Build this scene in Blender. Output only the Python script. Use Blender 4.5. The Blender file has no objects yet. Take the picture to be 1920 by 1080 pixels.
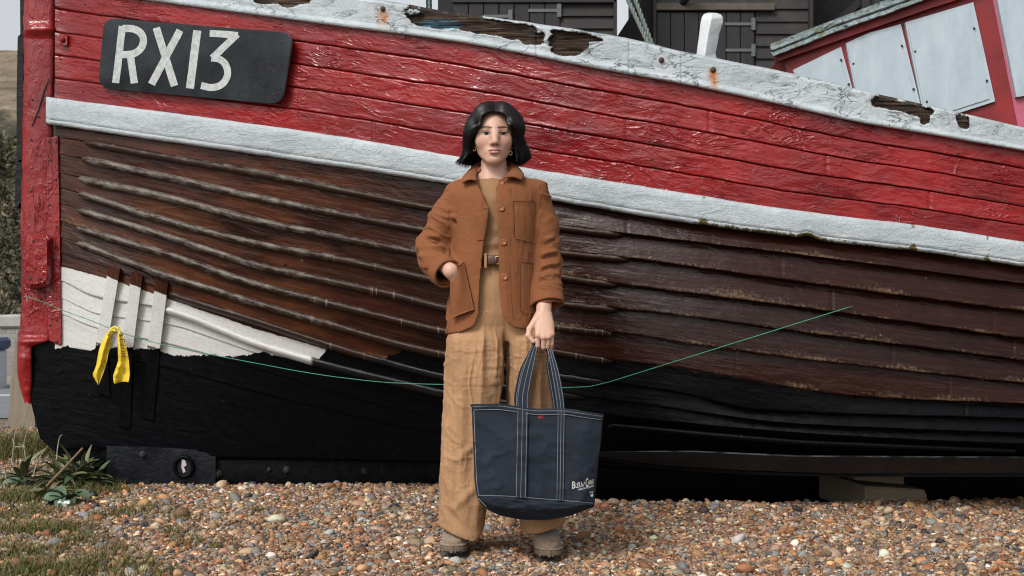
import bpy, math, random
import numpy as np
rng = np.random.default_rng(7)
random.seed(7)
SC = bpy.context.scene
COL = SC.collection
PI = math.pi
F = 2500.0                       # focal length in photo pixels; camera 1 m up, 5 m before the woman
def P(px, py, Y):                # a photo pixel at a given world depth -> world point
    px, py, Y = np.broadcast_arrays(np.asarray(px, float), np.asarray(py, float), np.asarray(Y, float))
    D = Y + 5.0
    return np.stack([(px - 960) / F * D, Y, 1 - (py - 540) / F * D], -1)
def curve(pts, x):
    a = np.array(pts, float)
    return np.interp(x, a[:, 0], a[:, 1])
def pchip(xk, yk, x):            # smooth monotone interpolation
    xk = np.asarray(xk, float); yk = np.asarray(yk, float); x = np.clip(np.asarray(x, float), xk[0], xk[-1])
    h = np.diff(xk); d = np.diff(yk) / h
    m = np.zeros_like(yk)
    for i in range(1, len(xk) - 1):
        if d[i-1] * d[i] > 0:
            w1 = 2*h[i] + h[i-1]; w2 = h[i] + 2*h[i-1]
            m[i] = (w1 + w2) / (w1 / d[i-1] + w2 / d[i])
    m[0] = d[0]; m[-1] = d[-1]
    i = np.clip(np.searchsorted(xk, x) - 1, 0, len(h) - 1)
    t = (x - xk[i]) / h[i]
    return ((1+2*t)*(1-t)**2*yk[i] + t*(1-t)**2*h[i]*m[i] + t*t*(3-2*t)*yk[i+1] + t*t*(t-1)*h[i]*m[i+1])
def pc(pts, x):
    a = np.array(pts, float)
    return pchip(a[:, 0], a[:, 1], x)
# ---------- numpy noise
def _h(x, y, z, s):
    n = (x.astype(np.uint32) * np.uint32(374761393) + y.astype(np.uint32) * np.uint32(668265263)
         + z.astype(np.uint32) * np.uint32(2147483647) + np.uint32((s * 974634777) & 0xffffffff))
    n = (n ^ (n >> np.uint32(13))) * np.uint32(1274126177)
    n = (n ^ (n >> np.uint32(16))) * np.uint32(2246822519)
    return (n ^ (n >> np.uint32(15))).astype(np.float64) / 2147483648.0 - 1.0
def vn(p, s=0):
    p = np.asarray(p, float)
    i = np.floor(p).astype(np.int64); f = p - i
    f = f * f * (3 - 2 * f)
    x, y, z = i[..., 0], i[..., 1], i[..., 2]
    r = 0
    for dx in (0, 1):
        for dy in (0, 1):
            for dz in (0, 1):
                w = (f[..., 0] if dx else 1-f[..., 0]) * (f[..., 1] if dy else 1-f[..., 1]) * (f[..., 2] if dz else 1-f[..., 2])
                r = r + w * _h(x+dx, y+dy, z+dz, s)
    return r
def fbm(p, o=4, s=0):
    p = np.asarray(p, float); a = 1.0; r = 0
    for k in range(o):
        r = r + a * vn(p * 2**k + 17.3*k, s + k); a *= .5
    return r / 1.8
def ss(a, b, x):
    t = np.clip((x - a) / (b - a), 0, 1)
    return t * t * (3 - 2 * t)
# ---------- objects
ORG = {}
def thing(name, label, cat, loc=(0, 0, 0), group=None):
    o = bpy.data.objects.new(name, None); COL.objects.link(o)
    o.location = loc; o.empty_display_size = .1
    ORG[o.name] = np.array(loc, float)
    return tag(o, label, cat, group)
def tag(o, label=None, cat=None, group=None, kind=None):
    if label: o['label'] = label
    if cat: o['category'] = cat
    if group: o['group'] = group
    if kind: o['kind'] = kind
    return o
def mk(name, V, Fc, mat, parent=None, smooth=True, uv=None, attrs=None, base=None, col=None, label=None, fmat=None):
    V = np.asarray(V, float).reshape(-1, 3)
    me = bpy.data.meshes.new(name)
    o = bpy.data.objects.new(name, me); COL.objects.link(o)
    org = np.zeros(3)
    if parent is not None:
        org = ORG.get(parent.name, np.zeros(3)); o.parent = parent
    elif base is not None:
        org = np.asarray(base, float); o.location = org
    else:
        org = np.array([(V[:, 0].min()+V[:, 0].max())/2, (V[:, 1].min()+V[:, 1].max())/2, V[:, 2].min()]); o.location = org
    ORG[o.name] = org if parent is None else org
    W = (V - org).astype(np.float32)
    if isinstance(Fc, np.ndarray):
        Fc = [Fc]
    if len(Fc) and isinstance(Fc[0], np.ndarray) and Fc[0].ndim == 2:
        lv = np.concatenate([f.ravel() for f in Fc]).astype(np.int32)
        ln = np.concatenate([np.full(len(f), f.shape[1]) for f in Fc]).astype(np.int32)
    else:
        lv = np.array([i for f in Fc for i in f], np.int32); ln = np.array([len(f) for f in Fc], np.int32)
    me.vertices.add(len(W)); me.vertices.foreach_set('co', W.ravel())
    me.loops.add(len(lv)); me.loops.foreach_set('vertex_index', lv)
    me.polygons.add(len(ln)); me.polygons.foreach_set('loop_start', np.concatenate([[0], np.cumsum(ln)[:-1]]).astype(np.int32))
    me.polygons.foreach_set('loop_total', ln)
    me.polygons.foreach_set('use_smooth', np.full(len(ln), bool(smooth)))
    for m in (mat if isinstance(mat, (list, tuple)) else [mat]):
        me.materials.append(m)
    if fmat is not None: me.polygons.foreach_set('material_index', np.asarray(fmat, np.int32))
    if uv is not None:
        l = me.uv_layers.new(name='UVMap')
        l.data.foreach_set('uv', np.asarray(uv, np.float32)[lv].ravel())
    for k, a in (attrs or {}).items():
        at = me.attributes.new(k, 'FLOAT', 'POINT'); at.data.foreach_set('value', np.asarray(a, np.float32).ravel())
    if col is not None:
        at = me.attributes.new('col', 'FLOAT_COLOR', 'POINT')
        c = np.asarray(col, np.float32); c = np.concatenate([c, np.ones((len(c), 1), np.float32)], 1) if c.shape[1] == 3 else c
        at.data.foreach_set('color', c.ravel())
    me.update(calc_edges=True); me.validate()
    if label: o['label'] = label
    return o
def gf(n, m, wu=False, wv=False, flip=False, off=0):     # faces of an n x m grid
    i = np.arange(n if wu else n-1); j = np.arange(m if wv else m-1)
    I, J = np.meshgrid(i, j, indexing='ij'); I = I.ravel(); J = J.ravel()
    I1 = (I+1) % n; J1 = (J+1) % m
    q = np.stack([I*m+J, I1*m+J, I1*m+J1, I*m+J1], 1)
    return (q[:, ::-1] if flip else q) + off
class MB:                                                # collects shapes into one mesh
    def __init__(s): s.v = []; s.f = []; s.n = 0; s.a = []
    def add(s, V, Fc, a=0.0):
        V = np.asarray(V, float).reshape(-1, 3)
        for f in Fc: s.f.append([int(i) + s.n for i in f])
        s.v.append(V); s.n += len(V); s.a.append(np.full(len(V), a) if np.isscalar(a) else np.asarray(a))
        return s
    def box(s, c, h, ax=None, a=0.0, bev=0.0):
        c = np.array(c, float); h = np.array(h, float)
        A = np.eye(3) if ax is None else np.array(ax, float)
        b = min(bev, min(h)*.9)
        if b <= 0:
            p = np.array([[x, y, z] for x in (-1, 1) for y in (-1, 1) for z in (-1, 1)], float) * h
            s.add(c + p @ A, [(0, 1, 3, 2), (4, 6, 7, 5), (0, 4, 5, 1), (2, 3, 7, 6), (0, 2, 6, 4), (1, 5, 7, 3)], a)
        else:
            V = []; idx = {}
            for x in (-1, 1):
                for y in (-1, 1):
                    for z in (-1, 1):
                        for k in range(3):
                            q = np.array([x, y, z], float) * (h - b); q[k] = (x, y, z)[k] * h[k]
                            idx[(x, y, z, k)] = len(V); V.append(q)
            Fc = []
            for k in range(3):
                u, w = [(1, 2), (2, 0), (0, 1)][k]
                for sg in (-1, 1):
                    q = []
                    for (su, sw) in ((-1, -1), (1, -1), (1, 1), (-1, 1)):
                        t = [0, 0, 0]; t[k] = sg; t[u] = su; t[w] = sw; q.append(idx[(*t, k)])
                    Fc.append(q if sg > 0 else q[::-1])
                for su in (-1, 1):
                    for sw in (-1, 1):
                        e = []
                        for sg in (-1, 1):
                            t = [0, 0, 0]; t[k] = sg; t[u] = su; t[w] = sw; e.append(tuple(t))
                        q = [idx[(*e[0], u)], idx[(*e[1], u)], idx[(*e[1], w)], idx[(*e[0], w)]]
                        Fc.append(q if su*sw > 0 else q[::-1])
            for x in (-1, 1):
                for y in (-1, 1):
                    for z in (-1, 1):
                        q = [idx[(x, y, z, k)] for k in range(3)]
                        Fc.append(q if x*y*z > 0 else q[::-1])
            s.add(c + np.array(V) @ A, Fc, a)
        return s
    def tube(s, pts, r, n=8, cap=True, a=0.0, flat=None):
        p = np.array(pts, float); m = len(p)
        r = np.full(m, r) if np.isscalar(r) else np.array(r, float)
        T = np.gradient(p, axis=0); T /= np.linalg.norm(T, axis=1)[:, None] + 1e-12
        up = np.array([0, 0, 1.0]) if abs(T[0, 2]) < .9 else np.array([0, 1.0, 0])
        N = np.cross(T[0], up); N /= np.linalg.norm(N)
        V = []
        for i in range(m):
            N = N - T[i]*np.dot(N, T[i]); N /= np.linalg.norm(N) + 1e-12
            B = np.cross(T[i], N)
            an = np.arange(n)*2*PI/n
            V.append(p[i] + r[i]*(np.cos(an)[:, None]*N + np.sin(an)[:, None]*B))
        V = np.array(V).reshape(-1, 3)
        Fc = gf(m, n, wv=True).tolist()
        if cap: Fc += [list(range(n)), [(m-1)*n + k for k in range(n)][::-1]]
        return s.add(V, Fc, a)
    def prism(s, poly, off, a=0.0):                      # closed 3-D polygon swept by a vector
        p = np.array(poly, float); n = len(p)
        V = np.concatenate([p, p + np.array(off, float)])
        Fc = [list(range(n)), [n + k for k in range(n)][::-1]] + [[(i+1) % n, i, n+i, n+(i+1) % n] for i in range(n)]
        return s.add(V, Fc, a)
    def lathe(s, c, prof, ax=(0, 0, 1), n=20, a=0.0):    # prof: (radius, height) pairs
        ax = np.array(ax, float); ax /= np.linalg.norm(ax)
        u = np.cross(ax, [0, 0, 1.0] if abs(ax[2]) < .9 else [1.0, 0, 0]); u /= np.linalg.norm(u); w = np.cross(ax, u)
        an = np.arange(n)*2*PI/n
        V = [np.array(c) + ax*h + r*(np.cos(an)[:, None]*u + np.sin(an)[:, None]*w) for r, h in prof]
        m = len(prof)
        return s.add(np.array(V).reshape(-1, 3), gf(m, n, wv=True).tolist() + [list(range(n))[::-1], [(m-1)*n+k for k in range(n)]], a)
    def build(s, name, mat, parent=None, smooth=False, attr=None, **k):
        at = {attr: np.concatenate(s.a)} if attr else None
        o = mk(name, np.concatenate(s.v), s.f, mat, parent, smooth, attrs=at, **k)
        return o
def autosmooth(o, deg=35):
    o.data.polygons.foreach_set('use_smooth', [True]*len(o.data.polygons))
    o.data.set_sharp_from_angle(angle=math.radians(deg))
    return o
def spl(pts, n):                                         # Catmull-Rom resample
    p = np.array(pts, float); m = len(p)
    t = np.linspace(0, m-1, n); i = np.clip(t.astype(int), 0, m-2); f = (t-i)[:, None]
    g = lambda k: p[np.clip(k, 0, m-1)]
    p0, p1, p2, p3 = g(i-1), g(i), g(i+1), g(i+2)
    return .5*((2*p1)+(-p0+p2)*f+(2*p0-5*p1+4*p2-p3)*f**2+(-p0+3*p1-3*p2+p3)*f**3)
# ---------- materials
class Mat:
    def __init__(s, name):
        s.m = bpy.data.materials.new(name); s.m.use_nodes = True
        s.t = s.m.node_tree; s.t.nodes.clear()
        s.o = s.n('ShaderNodeOutputMaterial'); s.b = s.n('ShaderNodeBsdfPrincipled')
        s.t.links.new(s.b.outputs[0], s.o.inputs[0])
    def n(s, ty, **k):
        nd = s.t.nodes.new(ty)
        for a, b in k.items(): setattr(nd, a, b)
        return nd
    def set(s, inp, v):
        if hasattr(v, 'is_linked'): s.t.links.new(v, inp)
        elif isinstance(v, (tuple, list)): inp.default_value = tuple(v) + ((1,) if len(v) == 3 and inp.type == 'RGBA' else ())
        else: inp.default_value = (v, v, v, 1) if inp.type == 'RGBA' and not hasattr(v, '__len__') else v
        return s
    def co(s, kind='Object', scale=None):
        o = s.n('ShaderNodeTexCoord').outputs[kind]
        if scale:
            mp = s.n('ShaderNodeMapping'); s.t.links.new(o, mp.inputs[0]); mp.inputs['Scale'].default_value = scale; o = mp.outputs[0]
        return o
    def sc(s, o, scale, loc=(0, 0, 0)):
        mp = s.n('ShaderNodeMapping'); s.t.links.new(o, mp.inputs[0]); mp.inputs['Scale'].default_value = scale; mp.inputs['Location'].default_value = loc
        return mp.outputs[0]
    def noise(s, co, scale, detail=4, rough=.55, dist=0, out='Fac'):
        nd = s.n('ShaderNodeTexNoise'); s.set(nd.inputs['Vector'], co)
        for k, v in (('Scale', scale), ('Detail', detail), ('Roughness', rough), ('Distortion', dist)): s.set(nd.inputs[k], v)
        return nd.outputs[out]
    def vor(s, co, scale, feature='F1', out='Distance', rnd=1):
        nd = s.n('ShaderNodeTexVoronoi', feature=feature); s.set(nd.inputs['Vector'], co); s.set(nd.inputs['Scale'], scale); s.set(nd.inputs['Randomness'], rnd)
        return nd.outputs[out]
    def ramp(s, f, st, interp='LINEAR'):
        nd = s.n('ShaderNodeValToRGB'); s.set(nd.inputs[0], f); e = nd.color_ramp.elements; nd.color_ramp.interpolation = interp
        st = [(p, (c, c, c) if np.isscalar(c) else c) for p, c in st]
        e[0].position, e[0].color = st[0][0], (*st[0][1], 1); e[1].position, e[1].color = st[-1][0], (*st[-1][1], 1)
        for p, c in st[1:-1]:
            q = e.new(p); q.color = (*c, 1)
        return nd.outputs[0]
    def mr(s, f, a, b, c=0, d=1):
        nd = s.n('ShaderNodeMapRange'); s.set(nd.inputs[0], f)
        for k, v in zip((1, 2, 3, 4), (a, b, c, d)): s.set(nd.inputs[k], v)
        return nd.outputs[0]
    def mix(s, f, a, b, mode='MIX'):
        nd = s.n('ShaderNodeMix', data_type='RGBA', blend_type=mode); s.set(nd.inputs[0], f); s.set(nd.inputs[6], a); s.set(nd.inputs[7], b)
        return nd.outputs[2]
    def math(s, op, a, b=0.0, c=None):
        nd = s.n('ShaderNodeMath', operation=op); s.set(nd.inputs[0], a); s.set(nd.inputs[1], b)
        if c is not None: s.set(nd.inputs[2], c)
        return nd.outputs[0]
    def attr(s, name, out='Fac'):
        return s.n('ShaderNodeAttribute', attribute_name=name).outputs[out]
    def bump(s, h, st=.5, d=.01, nrm=None):
        nd = s.n('ShaderNodeBump'); s.set(nd.inputs['Height'], h); s.set(nd.inputs['Strength'], st); s.set(nd.inputs['Distance'], d)
        if nrm is not None: s.set(nd.inputs['Normal'], nrm)
        return nd.outputs[0]
    def out(s, base=None, rough=None, nrm=None, **k):
        if base is not None: s.set(s.b.inputs['Base Color'], base)
        if rough is not None: s.set(s.b.inputs['Roughness'], rough)
        if nrm is not None: s.set(s.b.inputs['Normal'], nrm)
        for a, v in k.items(): s.set(s.b.inputs[a.replace('_', ' ')], v)
        return s.m
def simple(name, base, rough=.6, var=.25, scale=30, bs=.3, bd=.003, **k):
    m = Mat(name); co = m.co()
    nz = m.noise(co, scale, 5)
    c = m.mix(nz, tuple(x*(1-var) for x in base), tuple(min(1, x*(1+var)) for x in base))
    return m.out(c, rough, m.bump(m.noise(co, scale*3, 4), bs, bd), **k)
# red gloss paint over planks
def red_mat(name, uv=True):
    m = Mat(name); c0 = m.co('UV' if uv else 'Object')
    st = m.sc(c0, (1.2, 14, 1)) if uv else m.sc(c0, (10, 10, 1.5))
    streak = m.noise(st, 3.5, 7, .65)
    big = m.noise(c0, 1.6, 3)
    blot = m.noise(c0, 13, 4, .6)
    col = m.mix(m.mr(big, .35, .65), (.138, .0058, .0075), (.265, .0122, .0132))
    col = m.mix(m.mr(blot, .48, .78, 0, .5), col, (.12, .005, .007))
    col = m.mix(m.mr(m.noise(m.sc(st, (.7, 1, 1)), 9, 5), .60, .72, 0, .5), col, (.43, .035, .04))
    vd = m.vor(m.sc(c0, (7, 11, 1)), 1.0)
    hole = m.mr(vd, .045, .06, 1, 0)
    chp = m.math('ADD', m.noise(m.sc(c0, (9, 26, 1) if uv else (24, 24, 10), (8, 1, 0)), 1, 5, .7), m.math('MULTIPLY', m.attr('edge'), .17))
    chf = m.mr(chp, .695, .705)
    col = m.mix(m.math('MULTIPLY', chf, .85), col, m.mix(streak, (.02, .010, .008), (.10, .05, .035)))
    col = m.mix(m.mr(m.noise(m.sc(c0, (.9, 2.2, 1), (2, 2, 0)), 1, 6, .7), .56, .70, 0, .45), col, (.10, .018, .020))
    col = m.mix(hole, col, (.02, .005, .005))
    crack = m.mr(m.math('ABSOLUTE', m.math('SUBTRACT', m.noise(m.sc(st, (1, 1.4, 1), (3, 7, 0)), 1.6, 6, .6), .52)), 0, .010, 1, 0)
    ck = m.math('MULTIPLY', crack, m.mr(m.noise(c0, 2.7, 2), .52, .62))
    col = m.mix(m.math('MULTIPLY', ck, .7), col, (.03, .004, .005))
    wr = m.noise(m.sc(c0, (9, 26, 1) if uv else (22, 22, 14)), 1.0, 6, .6, 1.6)
    bl = m.mr(m.noise(m.sc(c0, (16, 30, 1) if uv else (30, 30, 22)), 1, 3), .60, .74)
    streak2 = m.noise(st, 2.4, 2, .5); wr = m.noise(m.sc(c0, (9, 26, 1) if uv else (22, 22, 14)), 1.0, 2.5, .5, 1.6)
    h = m.math('ADD', m.math('MULTIPLY', streak2, .22), m.math('MULTIPLY', wr, .45))
    lumps = m.noise(m.sc(c0, (4.5, 9, 1) if uv else (12, 12, 7), (5, 2, 0)), 1.0, 4, .55, 1.0)
    h = m.math('ADD', h, m.math('MULTIPLY', lumps, 1.7))
    ridge = m.mr(m.math('ABSOLUTE', m.math('SUBTRACT', m.noise(m.sc(c0, (5, 13, 1) if uv else (14, 14, 9), (1, 9, 0)), 1, 3, .5, .8), .5)), 0, .05, 1, 0)
    h = m.math('ADD', h, m.math('MULTIPLY', ridge, m.mr(m.noise(c0, 2.2, 3), .50, .66, 0, .8)))
    h = m.math('ADD', h, m.math('MULTIPLY', bl, .35))
    h = m.math('SUBTRACT', h, m.math('MULTIPLY', ck, .9))
    h = m.math('SUBTRACT', h, m.math('MULTIPLY', hole, .6))
    h = m.math('SUBTRACT', h, m.math('MULTIPLY', chf, .5))
    rough = m.math('ADD', m.mr(m.noise(c0, 2.6, 4, .6), .38, .62, .13, .46), m.math('MULTIPLY', chf, .35))
    return m.out(col, rough, m.bump(h, .68, .0085), Specular_IOR_Level=.45)
RED = red_mat('red_gloss_paint'); RED_P = red_mat('red_post_paint', False)
# cracked white paint, with a torn mask showing rotten wood
def white_mat(name, peel=False, dirt=.5):
    m = Mat(name); c0 = m.co('UV')
    n1 = m.noise(c0, 30, 6, .7); n2 = m.noise(c0, 3.2, 5, .6); n3 = m.noise(m.sc(c0, (5, 16, 1)), 1, 5, .6, 1.2)
    col = m.mix(m.mr(n2, .3, .7), (.315, .36, .38), (.445, .49, .51))
    col = m.mix(m.mr(n1, .52, .75, 0, .6), col, (.21, .235, .245))
    col = m.mix(m.mr(m.noise(m.sc(c0, (2.5, 22, 1)), 1.5, 5, .7), .55, .75, 0, .45), col, (.20, .215, .215))
    crack = m.mr(m.math('ABSOLUTE', m.math('SUBTRACT', m.noise(m.sc(c0, (1, 2.2, 1)), 6, 6, .62, .6), .5)), 0, .014, 1, 0)
    wc0 = m.mix(.06, c0, m.noise(c0, 9, 4, .6, 0, 'Color'))
    crz = m.mr(m.vor(m.sc(wc0, (9, 17, 1)), 1, 'DISTANCE_TO_EDGE'), 0, .016, 1, 0)
    crack = m.math('MAXIMUM', crack, m.math('MULTIPLY', crz, m.mr(m.noise(c0, 3.1, 3), .56, .70)))
    sel = m.mr(m.noise(c0, 4.3, 3), .46, .60)
    ck = m.math('MULTIPLY', crack, sel)
    pit = m.noise(c0, 62, 5, .7)
    h = m.math('ADD', m.math('MULTIPLY', m.math('ADD', n1, pit), .55), m.math('MULTIPLY', n3, 1.1))
    if peel:
        col = m.mix(m.math('MULTIPLY', ck, .48), col, (.07, .065, .06)); h = m.math('SUBTRACT', h, m.math('MULTIPLY', ck, 1.2))
    # rust and algae stains carried by attributes
    ru = m.math('MULTIPLY', m.attr('rust'), m.mr(m.noise(m.sc(c0, (40, 9, 1)), 1, 5, .7), .3, .65))
    col = m.mix(m.math('MINIMUM', ru, 1), col, (.36, .13, .025))
    al = m.math('ADD', m.attr('algae'), m.math('MULTIPLY', m.math('SUBTRACT', m.noise(c0, 45, 6, .75), .5), 2.2))
    col = m.mix(m.mr(al, .55, .75), col, m.mix(m.noise(c0, 40, 3), (.035, .03, .012), (.13, .10, .02)))
    rough = .55
    if peel:
        pv = m.math('ADD', m.attr('peel'), m.math('MULTIPLY', m.math('SUBTRACT', m.noise(c0, 34, 5, .7), .5), .5))
        f = m.mr(pv, -.01, .015)
        wood = m.noise(m.sc(c0, (3, 60, 1)), 2, 6, .7, .4)
        wc = m.ramp(wood, [(.3, (.006, .005, .005)), (.48, (.03, .02, .014)), (.6, (.09, .055, .035)), (.72, (.17, .12, .08)), (.8, (.02, .015, .012))])
        wc = m.mix(m.mr(m.attr('blue'), .3, .5), wc, m.mix(m.mr(wood, .45, .6), (.02, .025, .03), (.12, .30, .38)))
        col = m.mix(f, col, wc); h = m.mix(f, h, m.math('MULTIPLY', wood, 3.0)); rough = m.mr(f, 0, 1, .5, .85)
    return m.out(col, rough, m.bump(h, .85, .008), Specular_IOR_Level=.3)
WHITE = white_mat('weathered_white_paint'); WHITE_P = white_mat('peeling_white_paint', True)
# clinker planking: brown varnish, white patch and black bottom share one sheet (zones are painted areas)
def plank_mat(name):
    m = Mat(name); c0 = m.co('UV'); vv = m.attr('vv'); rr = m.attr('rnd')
    grain = m.noise(m.sc(c0, (2.0, 42, 1)), 2, 7, .68, .5)
    big = m.noise(m.sc(c0, (1, 2.5, 1)), 2.1, 5, .6)
    fine = m.noise(c0, 60, 5, .7)
    brown = m.ramp(grain, [(.28, (.0025, .0012, .0010)), (.5, (.0115, .0042, .0028)), (.72, (.034, .0125, .0072))])
    brown = m.mix(m.mr(rr, 0, 1, 0, .5), brown, (.030, .0065, .0048))
    st = m.math('ADD', m.mr(big, .42, .72, -.12, .5), m.math('MULTIPLY', m.math('SUBTRACT', fine, .5), 1.6))
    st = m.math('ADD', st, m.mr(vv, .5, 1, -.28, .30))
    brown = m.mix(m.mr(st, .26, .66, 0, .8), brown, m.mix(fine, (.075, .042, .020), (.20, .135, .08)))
    lft = m.attr('warm_sheen')
    brown = m.mix(m.math('MULTIPLY', lft, m.mr(big, .35, .7)), brown, m.mix(grain, (.058, .0165, .0065), (.19, .068, .030)))  # orange tone towards the bow paints in the glossy highlight
    chip = m.mr(m.noise(m.sc(c0, (26, 40, 1)), 1, 4, .7), .68, .72)
    brown = m.mix(m.math('MULTIPLY', chip, .6), brown, (.24, .19, .15))
    nail = m.mr(m.vor(m.sc(c0, (8, 8, 1)), 1), .05, .065, 1, 0)
    brown = m.mix(nail, brown, (.012, .008, .006))
    white = m.mix(m.mr(fine, .5, .8), (.50, .50, .48), (.33, .33, .31))
    black = m.mix(m.mr(fine, .55, .85, 0, .8), (.0016, .0020, .0028), (.008, .010, .0125))
    black = m.mix(m.math('MULTIPLY', chip, .25), black, (.13, .13, .13))
    wob = m.math('MULTIPLY', m.math('SUBTRACT', m.noise(c0, 13, 6, .72), .5), 26)
    fw = m.mr(m.math('ADD', m.attr('dwhite'), m.math('MULTIPLY', wob, .4)), -.6, .6)
    fb = m.mr(m.math('ADD', m.attr('dblack'), wob), -.6, .6)
    col = m.mix(fb, m.mix(fw, brown, white), black)
    lump = m.noise(m.sc(c0, (22, 30, 1)), 1, 5, .65)
    lump2 = m.noise(m.sc(c0, (6, 15, 1), (3, 3, 0)), 1, 3, .5, .6); grb = m.noise(m.sc(c0, (2.4, 34, 1)), 1.6, 2, .5, .5); lmb = m.noise(m.sc(c0, (22, 30, 1)), 1, 2, .5)
    h = m.math('ADD', m.math('ADD', m.math('MULTIPLY', grb, .7), m.math('MULTIPLY', lmb, .7)), m.math('MULTIPLY', lump2, 1.8))
    rough = m.mix(fb, m.mix(fw, m.mr(grain, .3, .7, .15, .36), .5), m.mr(lump, .3, .7, .25, .5))
    return m.out(col, rough, m.bump(h, m.mix(fb, m.mix(fw, m.mr(lft, 0, .8, .34, .62), .28), .32), .007), Specular_IOR_Level=m.mr(fb, 0, 1, .18, .08))
PLANK = plank_mat('varnished_clinker_planks')
def batten_mat():
    m = Mat('scuffed_batten_wood'); c0 = m.co('UV')
    gr = m.noise(m.sc(c0, (5, 60, 1)), 2, 6, .7)
    bl = m.noise(m.sc(c0, (14, 30, 1)), 1, 6, .75)
    w = m.math('ADD', m.attr('worn'), m.math('MULTIPLY', m.math('SUBTRACT', bl, .5), 2.2))
    brown = m.mix(gr, (.010, .005, .0035), (.042, .019, .012))
    bare = m.mix(gr, (.085, .074, .062), (.24, .22, .19))
    col = m.mix(m.mr(w, .35, .8), brown, bare)
    tick = m.math('MULTIPLY', m.mr(m.noise(m.sc(c0, (55, 1.5, 1)), 1, 2), .63, .68), m.attr('tick'))
    col = m.mix(m.math('MULTIPLY', tick, .7), col, (.20, .16, .13))
    fw = m.attr('pw'); fb = m.attr('pb')
    col = m.mix(fw, col, (.50, .50, .48)); col = m.mix(fb, col, (.006, .007, .009))
    return m.out(col, m.mr(bl, .3, .7, .25, .5), m.bump(m.math('ADD', gr, m.math('MULTIPLY', bl, .8)), .6, .005), Specular_IOR_Level=.3)
BATTEN = batten_mat()
def black_mat(name, c=(.0018, .0022, .003), rough=(.25, .5), sp=.08, bs=.7, scale=18):
    m = Mat(name); co = m.co()
    n = m.noise(co, scale, 6, .65); f = m.noise(co, 80, 4, .7)
    col = m.mix(m.mr(f, .55, .8, 0, .8), c, tuple(x*3.2 for x in c))
    col = m.mix(m.mr(m.noise(co, 35, 5, .75), .68, .74, 0, .3), col, (.12, .12, .12))
    return m.out(col, m.mr(n, .3, .7, *rough), m.bump(n, bs, .008), Specular_IOR_Level=sp)
BLACK = black_mat('black_bottom_paint')
BLUEBLACK = black_mat('worn_blue_black_paint', (.0035, .0052, .0080), (.35, .6), .35)
RUSTIRON = simple('rusty_iron', (.05, .03, .022), .7, .5, 40, .6, .004)
DARKIRON = simple('dark_iron', (.02, .022, .024), .5, .4, 40, .6, .004)
# =====================================================================  THE BOAT
YC = 1.9
GB = [(60,-30),(105,-22),(267,0),(640,50),(850,78),(957,97),(1107,127),(1280,158),(1447,193),(1613,230),(1747,253),(1920,283),(2300,345)]
GT = [(60,-105),(400,-45),(640,-8),(760,9),(820,20),(987,43),(1173,73),(1280,98),(1480,138),(1647,178),(1780,208),(1920,240),(2300,312)]
BT = [(60,178),(107,184),(400,222),(640,256),(855,293),(990,315),(1280,361),(1440,387),(1553,402),(1727,423),(1920,453),(2300,505)]
L = [
 [(60,228),(85,232),(640,314),(835,344),(1040,377),(1280,417),(1537,451),(1747,475),(1920,500),(2300,548)],
 [(105,257),(158,264),(287,288),(480,322),(626,351),(792,384),(1049,423),(1176,439),(1416,467),(1920,532),(2300,575)],
 [(105,288),(153,296),(308,329),(496,371),(605,393),(790,428),(1045,470),(1187,485),(1416,517),(1870,577),(1920,583),(2300,628)],
 [(105,322),(147,332),(308,367),(496,415),(626,441),(776,470),(1055,517),(1157,532),(1280,548),(1416,565),(1850,625),(1920,635),(2300,680)],
 [(107,350),(146,361),(308,411),(480,455),(626,482),(803,520),(1055,567),(1157,578),(1280,592),(1416,611),(1890,672),(1920,676),(2300,720)],
 [(108,380),(142,390),(308,440),(480,495),(626,527),(751,554),(834,575),(1045,611),(1153,623),(1280,643),(1416,662),(1900,716),(2300,755)],
 [(110,412),(143,424),(317,476),(480,531),(626,569),(751,600),(834,619),(1045,657),(1150,675),(1280,691),(1416,714),(1600,742),(1890,756),(2300,775)],
 [(112,443),(143,453),(317,517),(400,542),(480,567),(626,609),(751,644),(834,663),(1045,702),(1140,716),(1280,738),(1420,768),(1920,785),(2300,800)],
 [(116,476),(205,503),(313,547),(480,600),(626,648),(705,671),(834,704),(1040,735),(1200,757),(1500,795),(1920,812),(2300,822)],
 [(118,527),(183,557),(305,577),(480,642),(584,674),(740,713),(834,735),(1040,765),(1250,790),(1600,818),(1920,832),(2300,840)],
 [(119,560),(182,588),(310,607),(483,663),(740,738),(1040,795),(1300,822),(1600,842),(1920,850),(2300,853)],
 [(119,590),(182,615),(310,643),(500,697),(740,766),(1040,820),(1300,843),(1600,858),(1920,862),(2300,864)],
 [(58,646),(110,657),(120,650),(180,660),(310,690),(500,740),(740,797),(1040,838),(1300,860),(1600,874),(1920,877),(2300,878)],
 [(58,755),(75,822),(105,843),(190,842),(400,857),(830,864),(1040,864),(1300,882),(1600,890),(1920,888),(2300,888)]]
BXK = [40,105,200,350,550,800,1100,1400,1920,2300]
BRW = np.array([  # half breadth at gunwale, band, mid, low, bottom
 [.09,.10,.27,.50,.76,1.00,1.16,1.25,1.31,1.32],
 [.09,.10,.23,.44,.70,.94,1.12,1.23,1.30,1.31],
 [.09,.10,.17,.31,.50,.74,.97,1.12,1.22,1.24],
 [.09,.10,.14,.20,.33,.54,.80,.98,1.12,1.15],
 [.09,.095,.10,.11,.15,.34,.64,.84,1.00,1.03]])
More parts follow.
